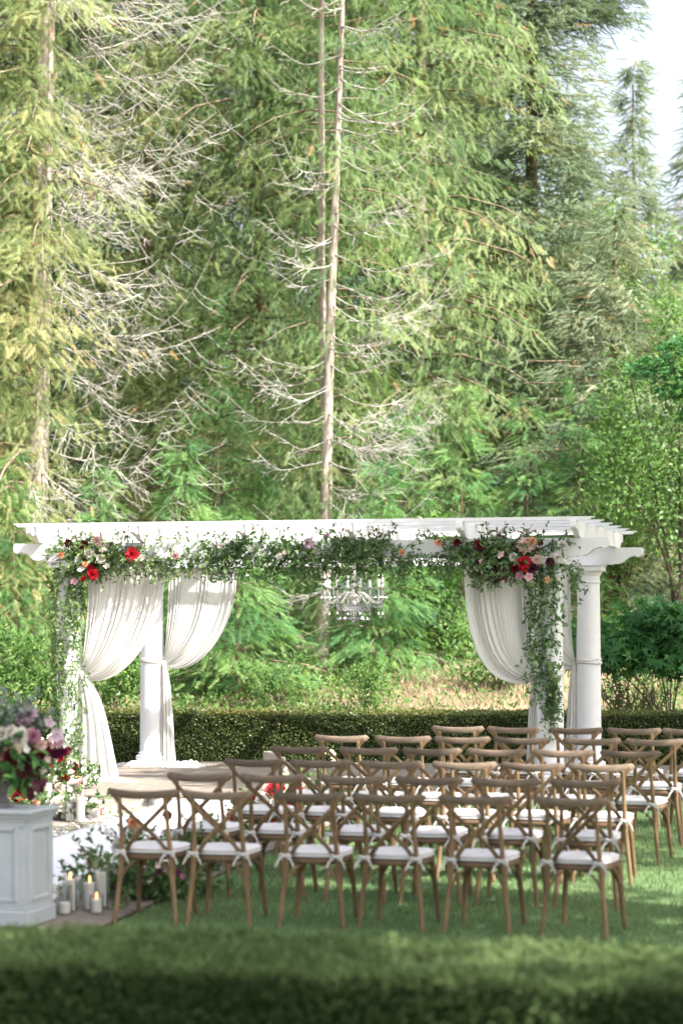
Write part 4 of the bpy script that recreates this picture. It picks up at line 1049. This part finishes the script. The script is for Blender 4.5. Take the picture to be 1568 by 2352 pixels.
t4, _ = tree('western_cedar', 'tall drooping cedar right of the twin trunks', gx(960, 41.5), 41.5, 20, .1, .08, .18,
     dict(z0=.6, z1=16.5, R=cyl(2.7, .2), nbr=250, ns=86, size=.30, mat=M['cedar'], lat=.32, hang=.7, fs=.5, brown=.015), M['palebark'], 24)
t4b, _ = tree('western_cedar', 'dark cedar high behind the twin trunks', gx(770, 46), 46, 20, 0, .08, .18,
     dict(z0=2, z1=17.5, R=cyl(2.8, .2), nbr=220, ns=50, size=.36, mat=M['cedar_shade_tone'], lat=.28), M['bark'], 25)
t5, _ = tree('fir_tree', 'broad grey green fir on the right whose top leaves the frame', gx(1215, 43), 43, 21, .1, .07, .15,
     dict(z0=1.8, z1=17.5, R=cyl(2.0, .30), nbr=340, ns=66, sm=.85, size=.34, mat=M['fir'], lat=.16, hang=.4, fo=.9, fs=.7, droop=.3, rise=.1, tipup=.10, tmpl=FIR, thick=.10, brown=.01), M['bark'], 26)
_r5 = np.random.default_rng(77)
crown(t5, dict(z0=11.7, z1=12.5, R=lambda f: 3.0, nbr=5, ns=150, size=.34, sm=.8, mat=M['fir'], lat=.07, hang=.5, fo=.8, fs=.5, droop=.02, rise=.10, az=(-.25, .05), front=1.1, tmpl=FIR, thick=.10, tz=[0, 20], tx=[0, 0], ty=[0, 0]), _r5)
t5b, _ = tree('fir_tree', 'grey green fir low on the right behind the drooping cedar', gx(1400, 41), 41, 8.4, .1, .03, .14,
     dict(z0=1.6, z1=8.3, R=cone(3.0, 1.6), nbr=200, ns=66, sm=.85, size=.33, mat=M['fir'], lat=.16, hang=.45, fo=.85, fs=.7, droop=.25, rise=.12, tipup=.10, tmpl=FIR, thick=.12, brown=.02), M['bark'], 27)
t6, _ = tree('fir_tree', 'pointed fir standing against the sky at the upper right', gx(1468, 50), 50, 13.0, -.15, .02, .16,
     dict(z0=1.0, z1=12.9, R=cone(3.7, .8), nbr=300, ns=66, sm=.85, size=.40, mat=M['fir'], lat=.16, hang=.5, fo=.8, fs=.5, droop=.35, rise=.1, tipup=.06, tmpl=FIR, thick=.08, az=(PI*.8, PI*2.2), front=.6), M['palebark'], 28)
t7, _ = tree('fir_tree', 'fir at the right edge below the patch of sky', gx(1610, 52), 52, 13.4, 0, .02, .18,
     dict(z0=1.0, z1=13.0, R=cone(3.6, 1.2), nbr=210, ns=66, sm=.85, size=.42, mat=M['fir'], lat=.17, hang=.5, fo=.8, fs=.5, droop=.3, rise=.1, tmpl=FIR, thick=.1, az=(PI*.7, PI*2.0), front=.7), M['bark'], 29)
# twin trunk tree
def twin():
    Y = 37.2; x0 = gx(739, Y); root = empty('twin_trunk_cedar', (x0, Y, gz(x0, Y)))
    tag(root, 'tall cedar with two slim pale trunks and bare curving branches at the centre', 'tree', 'evergreen trees behind the far hedge')
    g = gz(x0, Y)
    def q(px, py, dy=0): p = at(px, py, Y+dy); return (p.x-x0, dy, p.z-g)
    A = [q(739, 1655), q(739, 1500), q(744, 1300), q(749, 1150), q(753, 900), q(762, 650), q(772, 400), q(779, 200), q(786, 0), q(790, -250)]
    A[0] = (A[0][0], 0, -.1)
    trunk_part(root, A, [.125, .115, .11, .10, .085, .075, .06, .05, .04, .02], M['palebark'])
    B = [q(741, 760, .25), q(738, 600, .28), q(739, 400, .3), q(737, 200, .3), q(738, 0, .3), q(739, -200, .3)]
    B = [q(748, 1000, .04), q(742, 860, .18)] + B
    trunk_part(root, B, [.05, .06, .065, .06, .055, .05, .04, .025], M['palebark'])
    r = np.random.default_rng(5); az0 = np.array(A)
    def tr(z): return float(np.interp(z, az0[:, 2], az0[:, 0]))
    nb = 0
    for i in range(66):
        f = i/66; z = 1.2+f*10.6+r.uniform(-.12, .12)
        right = r.random() < .62
        az = r.uniform(-.9, .25) if right else PI+r.uniform(-.3, .9)
        L = (r.uniform(1.1, 2.2) if right else r.uniform(.7, 1.7))*(1 if z < 8.5 else .75)
        if 3.6 < z < 4.6 or 5.9 < z < 6.9: L *= 1.15
        mb = MB(); dead_branch(mb, (tr(z), -.05, z), az, L, r, .014, up=.24, sag=.32, fine=.9 if z < 8 else .5, downs=.35)
        mb.build('bare_branch', M['deadwood'], root); nb += 1
    for i in range(7):   # dense knots of twigs low on the right
        z = r.uniform(3.1, 4.5); mb = MB(); dead_branch(mb, (tr(z)+r.uniform(0, .3), -.1, z), r.uniform(-.9, .1), r.uniform(1.3, 2.3), r, .011, up=.25, sag=.3, fine=1.15, downs=.5); mb.build('bare_branch', M['deadwood'], root)
    # live sprays close to the trunk
    cfg = dict(z0=.8, z1=13.5, R=lambda f: 1.15, nbr=130, ns=34, size=.30, mat=M['cedar'], lat=.35, hang=.7, az=(PI*.85, PI*2.15), front=.6, tz=az0[:, 2], tx=az0[:, 0], ty=np.full(len(A), .25))
    cfg['R'] = lambda f: 1.45; cfg['ty'] = np.full(len(A), .65); cfg['az'] = (PI*.8, PI*2.2); cfg['front'] = .75; crown(root, cfg, r)
twin()
# pale bare branches of the left cedar
def leftdead():
    r = np.random.default_rng(9); tx, ty = t1.location.x, t1.location.y
    for i in range(46):
        z = r.uniform(2.2, 12.2); f = z/19
        L = r.uniform(1.6, 3.7); az = r.uniform(-1.1, .12); mb = MB()
        dead_branch(mb, (.45*f, -.1, z), az, L, r, .018, up=r.uniform(-.15, .28), sag=r.uniform(.2, .9), fine=1.05, downs=.65)
        mb.build('bare_branch', M['deadwood'], t1)
leftdead()
def extra_dead(t, zr, n, azr, Lr, seed, r0=.014):
    r = np.random.default_rng(seed)
    for i in range(n):
        mb = MB(); dead_branch(mb, (0, -.1, r.uniform(*zr)), r.uniform(*azr), r.uniform(*Lr), r, r0, up=.3, sag=.3, fine=.7, downs=.4); mb.build('bare_branch', M['deadwood'], t)
extra_dead(t4, (5, 13), 9, (-2.6, -.4), (2.0, 3.0), 31); extra_dead(t2, (3, 12), 14, (-2.8, -.3), (1.6, 2.7), 32)
# background wood, its foliage colour darkened to look shaded
bgx = [(-60, 55, 20), (120, 57, 20), (300, 54, 20), (480, 57, 21), (660, 54, 21), (850, 57, 21), (1030, 54, 20.5), (1090, 60, 20), (1320, 60, 13.5), (1560, 62, 11.0), (1430, 63, 11.5)]
blab = ['dark evergreen at the far left edge behind the golden cedar', 'dark evergreen showing behind the left bare branches', 'dark evergreen behind the yellow green cedar', 'dark evergreen in the deep shade left of centre',
        'dark evergreen behind the thin trunked cedar', 'dark evergreen behind the twin trunks', 'dark evergreen behind the drooping cedar', 'dark evergreen behind the broad fir', 'lower evergreen beneath the broad fir, behind', 'distant evergreen below the sky at right edge', 'distant evergreen behind the pointed fir']
for (px, Y, H), lb, sd_ in zip(bgx, blab, range(40, 60)):
    tree('evergreen_tree', lb, gx(px, Y), Y, H, 0, .05, .25, dict(z0=.5, z1=H-.1, R=(cyl(2.6, .1) if H > 14 else cone(3.0, 1.3)), nbr=150, ns=40, size=1.1, mat=M['cedar_shade_tone'], lat=.3, tmpl=CEDAR2, thick=.15), M['darkbark'], sd_)
# young cedars of the understorey
ys = [(30, 35.5, 3.6, 'cedar_green'), (230, 36, 3.4, 'cedar_green'), (420, 35.4, 3.8, 'cedar_green'), (545, 34.4, 2.8, 'cedar_green'), (640, 38.6, 4.2, 'cedar_green'), (880, 35.8, 3.4, 'cedar_green'), (930, 37.5, 4.4, 'cedar_green'), (1060, 38, 4.8, 'cedar_green'), (1210, 38, 4.6, 'cedar_green'), (1330, 37.5, 4.9, 'cedar_green'), (500, 38.5, 6.2, 'cedar_green')]
ylab = ['young cedar low at the left edge under the golden one', 'young cedar behind the front left drape', 'young cedar just right of the rear left column', 'bushy young cedar over the hedge between the drapes', 'young cedar left of the twin trunk foot',
        'young cedar behind the chandelier, right of the twin trunk foot', 'young cedar above the dry bank', 'young cedar behind the dry bank left of the front right drape', 'young cedar behind the front right column', 'young cedar behind the rear right column', 'taller bright green cedar left of centre']
for (px, Y, H, mk), lb, sd_ in zip(ys, ylab, range(60, 80)):
    tree('young_cedar', lb, gx(px, Y), Y, H, 0, .015, .05, dict(z0=.15, z1=H-.1, R=cone(1.35 if H < 6 else 1.8, 1.4), nbr=62, ns=36, size=.30, mat=M[mk], lat=.3, hang=.5, fo=.9, droop=.4, rise=.3, thick=.05, front=.7), M['bark'], sd_, group='young cedars behind the hedge')

# broad-leaved shrubs and trees
def bush(name, label, x, y, z0, rx, ry, rz, n, leaf, m, seed, cat='shrub', group='leafy shrubs behind the hedge', clumps=14, tmpl=None, stems=7, base=None, trunk=None, flat=False):
    r = np.random.default_rng(seed); g = gz(x, y) if base is None else base; root = empty(name, (x, y, g)); tag(root, label, cat, group)
    cs = r.normal(0, .5, (clumps, 3)); cs = cs/np.maximum(1, np.linalg.norm(cs, axis=1, keepdims=True)); cs = cs*np.array([rx, ry, rz])*.85
    idx = r.integers(0, clumps, n); q = norm(r.normal(0, 1, (n, 3)))*(r.random((n, 1))**.5); cr = r.uniform(.28, .5, clumps)
    sz = np.array([1, 1, .38 if flat else .8])
    P = cs[idx]+q*cr[idx][:, None]*np.array([rx, rx, rz if not flat else rx])*sz + np.array([0, 0, z0])
    N = norm(q)+np.array([0, -.3, .9 if flat else .5])+r.normal(0, .35, (n, 3)); X = norm(q)*.8+r.normal(0, .6, (n, 3)); X[:, 2] -= .3
    t = np.clip(.5+.35*(q[:, 2])*0+r.normal(0, .2, n)+(r.random(clumps)[idx]-.5)*.3, 0, 1)
    cloud('crown', tmpl if tmpl is not None else T_leaf(.26, .07), P, X, N, leaf*r.uniform(.7, 1.25, n), t, m, root, 'stuff')
    mb = MB()
    for c in cs[:max(stems, 1)*2]:
        tz = z0+c[2]; s0 = Vector((r.normal(0, .05)*rx, 0, 0)) if trunk is None else Vector(trunk)
        p1 = Vector((c[0]*.25, c[1]*.25, z0*.55)) if trunk is None else s0*.6+Vector((c[0]*.3, c[1]*.3, tz*.55)); 
        mb.tube([tuple(bez(s0, s0.lerp(p1, .6)+Vector((0, 0, .1*z0)), p1, Vector((c[0], c[1], tz)), a)) for a in np.linspace(0, 1, 7)], [.016*(1-.12*i)*max(.5, rz) for i in range(7)], 5, cap=False)
    st = mb.build('branches', M['darkbark'], root, True)
    return root
lm = M['broad']
bl = [('laurel_shrub', 'glossy bright green laurel at the left edge behind the hedge', gx(45, 32.2), 32.2, .95, 1.0, .5, .75, 2600, .085), ('laurel_shrub', 'glossy laurel between the left columns behind the hedge', gx(260, 32.4), 32.4, .75, .6, .4, .5, 1300, .085),
      ('leafy_shrub', 'bright leafy shrub above the dry bank left of the right drape', gx(1010, 36.2), 36.2, 1.3, .9, .6, 1.2, 2600, .10), ('leafy_shrub', 'round green shrub at the foot of the twin trunks on the right', gx(840, 33.2), 33.2, .55, .5, .4, .45, 1000, .06),
      ('leafy_shrub', 'green shrub low behind the front right column', gx(1150, 34.6), 34.6, .7, .9, .5, .6, 2000, .07), ('leafy_shrub', 'weedy green shrub left of the dry bank', gx(640, 33.5), 33.5, .5, .6, .4, .4, 1000, .06)]
for i, a_ in enumerate(bl): bush(a_[0], a_[1], *a_[2:10-0], m=lm, seed=80+i) if False else bush(a_[0], a_[1], a_[2], a_[3], a_[4], a_[5], a_[6], a_[7], a_[8], a_[9], lm, 80+i)
bush('broadleaf_tree', 'light green broad leaved tree at the right edge behind the small maple', gx(1560, 37), 37, 3.6, 1.7, 1.2, 2.6, 9000, .10, lm, 90, 'tree', 'broad leaved trees at the right edge', 26)
bush('broadleaf_tree', 'pale leaved tree between the right columns and the maple', gx(1415, 38.5), 38.5, 2.9, 1.2, 1.0, 2.1, 6000, .09, lm, 91, 'tree', 'broad leaved trees at the right edge', 22)
bush('broadleaf_tree', 'patch of bright broad leaves high among the right hand firs', gx(1400, 44.5), 44.5, 7.6, 1.4, 1.0, 1.6, 3600, .12, lm, 92, 'tree', 'broad leaved trees at the right edge', 16)
# maples
mx = gx(1505, 30.9)
bush('japanese_maple', 'small dark green japanese maple with layered leaves right of the pergola', mx, 30.9, 1.50, 1.25, .7, .55, 3300, .13, M['maple'], 95, 'maple', None, 30, MAPLE, 9, 0.0, (gx(1540, 30.9)-mx, 0, .1), True)
def tallmaple():
    x, y = 6.3, 28.6; r = np.random.default_rng(96); root = empty('japanese_maple', (x, y, 0)); tag(root, 'taller maple at the right edge whose branch tip leans into the frame', 'maple')
    pads = [(-2.35, 5.02, .42, .2), (-2.05, 4.75, .32, .16), (-1.9, 5.3, .45, .2), (-1.75, 4.45, .35, .15), (-1.5, 5.0, .5, .2), (-1.55, 4.2, .3, .15), (-1.0, 5.8, .6, .2), (-.6, 4.5, .7, .25), (0, 5.4, .9, .3), (0, 6.2, .8, .3), (.8, 5.0, .9, .3), (.4, 4.0, .9, .3), (-1.72, 3.35, .16, .1), (1.0, 6.0, .7, .25), (0, 3.4, .9, .3)]
    Ps = []; 
    for (cx, cz, a, h) in pads:
        n = int(900*a*a+260*a); q = norm(r.normal(0, 1, (n, 3)))*(r.random((n, 1))**.45); Ps.append(q*np.array([a, a, h*.9])+np.array([cx, 0, cz]))
    P = np.concatenate(Ps); n = len(P); X = r.normal(0, .6, (n, 3)); X[:, 0] -= .6; X[:, 2] -= .4; N = r.normal(0, .35, (n, 3)); N[:, 2] += 1; N[:, 1] -= .35
    cloud('crown', MAPLE, P, X, N, .085*r.uniform(.7, 1.2, n), r.random(n), M['maple'], root, 'stuff')
    MB().tube([(0, 0, -.1), (.05, 0, 1.2), (-.05, 0, 2.4), (.05, 0, 3.6), (0, 0, 5.5)], [.11, .10, .08, .06, .02], 10).build('trunk', M['darkbark'], root, True)
    mb = MB()
    for (cx, cz, a, h) in pads: mb.tube([(0, 0, min(cz-.6, 3.2)), (cx*.4, 0, cz-.45), (cx*.8, 0, cz-.12), (cx, 0, cz)], [.035, .025, .014, .006], 5, cap=False)
    mb.build('branches', M['darkbark'], root)
tallmaple()
# twiggy low shrubs by the maple
for i, (px, lb) in enumerate(((1410, 'twiggy low shrub behind the hedge right of the rear right column'), (1490, 'twiggy low shrub behind the hedge left of the maple trunk'), (1455, 'thin bare stemmed shrub between its two neighbours by the maple'))):
    x, y = gx(px, 31.6+i*.3), 31.6+i*.3; r = np.random.default_rng(100+i); root = empty('twiggy_shrub', (x, y, gz(x, y)-.05)); tag(root, lb, 'shrub', 'twiggy shrubs by the maple')
    S = []
    for k in range(26):
        S.append([tuple(q) for q in wander((r.normal(0, .08), r.normal(0, .08), .05), (r.normal(0, .5), r.normal(0, .3), 1.2), r.uniform(.7, 1.15), 7, .10, -.02)])
    strands('leaves', 'stems', S, M['maple'], root, (.04, .07), 26, .006, lambda P, q: q.random(len(P)), T_leaf(.2, .05), stemmat='brownstem')
# dry bank
def drybank():
    n = 30000; r = np.random.default_rng(110); x = r.uniform(-7, 8, n); y = r.uniform(30.6, 38, n)
    k = (r.random(n) < np.where((x > .9) & (x < 3.1), .75, .12)); x, y = x[k], y[k]; n = len(x)
    z = np.array([gz(a, b) for a, b in zip(x, y)])-.02; P = np.stack([x, y, z], 1); D = np.stack([r.normal(0, .5, n), r.normal(0, .5, n), np.ones(n)], 1); N = np.stack([r.normal(0, 1, n), -np.ones(n), r.normal(.3, .3, n)], 1)
    s = r.uniform(.08, .22, n); o = cloud('dry_grass', TRI, P, D, N, np.stack([s, np.full(n, .16), s], 1), r.random(n), M['drygrass']); tag(o, 'dry tan grass on the bank behind the far hedge', 'grass', kind='stuff')
    n = 26000; x = r.uniform(-7, 8, n); y = r.uniform(30.4, 36, n); z = np.array([gz(a, b) for a, b in zip(x, y)]); P = np.stack([x, y, z+r.uniform(0, .25, n)], 1)
    k = (r.random(n) < np.where((x > .9) & (x < 4.3), .26, 1.0)); P = P[k]; n = len(P)
    X = r.normal(0, 1, (n, 3)); X[:, 2] += .5; N = r.normal(0, .5, (n, 3)); N[:, 1] -= .6; N[:, 2] += .6
    o = cloud('undergrowth', T_leaf(.22, .06), P, X, N, r.uniform(.05, .11, n), r.random(n), M['broad']); tag(o, 'low green undergrowth on the ground behind the far hedge', 'undergrowth', kind='stuff')
drybank()
# trees outside the frame to the right throw the shade on chairs, pedestal and right columns; those behind the camera are added to block low sky
def shade(label, x, y, zc, R, rz, n, seed, leaf=.30):
    r = np.random.default_rng(seed); root = empty('shade_tree', (x, y, gz(x, y))); tag(root, label, 'tree', 'tall trees beside the lawn that shade the chairs')
    MB().tube([(0, 0, -.1), (.1, 0, zc*.4), (0, .1, zc), (0, 0, zc+rz*.7)], [.3, .24, .15, .03], 10).build('trunk', M['bark'], root, True)
    k = 34; cs = norm(r.normal(0, 1, (k, 3)))*(r.random((k, 1))**.4)*np.array([R, R, rz]); idx = r.integers(0, k, n)
    P = cs[idx]+norm(r.normal(0, 1, (n, 3)))*(r.random((n, 1))**.5)*R*.34+np.array([0, 0, zc]); X = r.normal(0, 1, (n, 3)); N = r.normal(0, 1, (n, 3)); N[:, 2] += .8
    cloud('crown', T_leaf(.33, .05), P, X, N, leaf*r.uniform(.6, 1.2, n), r.random(n), M['broad'], root, 'stuff')
SH = [(6.1, 10.0, 7.3, 2.2, 1.8, 2600), (8.6, 9.2, 7.8, 2.2, 2.0, 1100), (8.9, 14.4, 7.6, 2.2, 1.9, 1100), (8.9, 20.6, 8.6, 2.5, 2.6, 9500), (11.2, 24.6, 8.6, 2.6, 2.4, 8500), (5.6, 3.7, 7.2, 2.7, 1.9, 10500), (3.4, 10.7, 7.2, 1.9, 1.6, 7500), (7.2, 20.9, 8.4, 2.1, 2.0, 4200), (3.7, 14.1, 7.3, 1.5, 1.3, 7500), (-7, -6, 4.2, 3.2, 3.6, 4500), (-1.5, -7.5, 4.4, 3.4, 3.8, 5000), (4.5, -7.5, 4.2, 3.2, 3.6, 4500), (10, -4.5, 4.2, 3.2, 3.6, 4500)]
for i, (x, y, zc, R, rz, n) in enumerate(SH):
    shade(['broad shade tree just right of the camera', 'shade tree beyond the first on the right of the lawn', 'open crowned shade tree over the lawn edge at right', 'tall shade tree right of the pergola', 'furthest shade tree on the right beyond the pergola', 'shade tree close to the right of the camera by the near hedge', 'shade tree with low trunk beside the right hand chairs', 'shade tree beside the right end of the pergola', 'slender shade tree beside the middle chair rows', 'unseen leafy tree added behind the camera on the far left to block low sky', 'unseen leafy tree added directly behind the camera to block low sky', 'unseen leafy tree added behind the camera to the right to block low sky', 'unseen leafy tree added behind the camera at far right to block low sky'][i], x, y, zc, R, rz, n, 120+i)
print('TRIS', sum(sum(len(o.data.polygons)*(2 if len(o.data.polygons[0].vertices)==4 else 1) for _ in (0,)) for o in sc.objects if o.type == 'MESH' and len(o.data.polygons)))
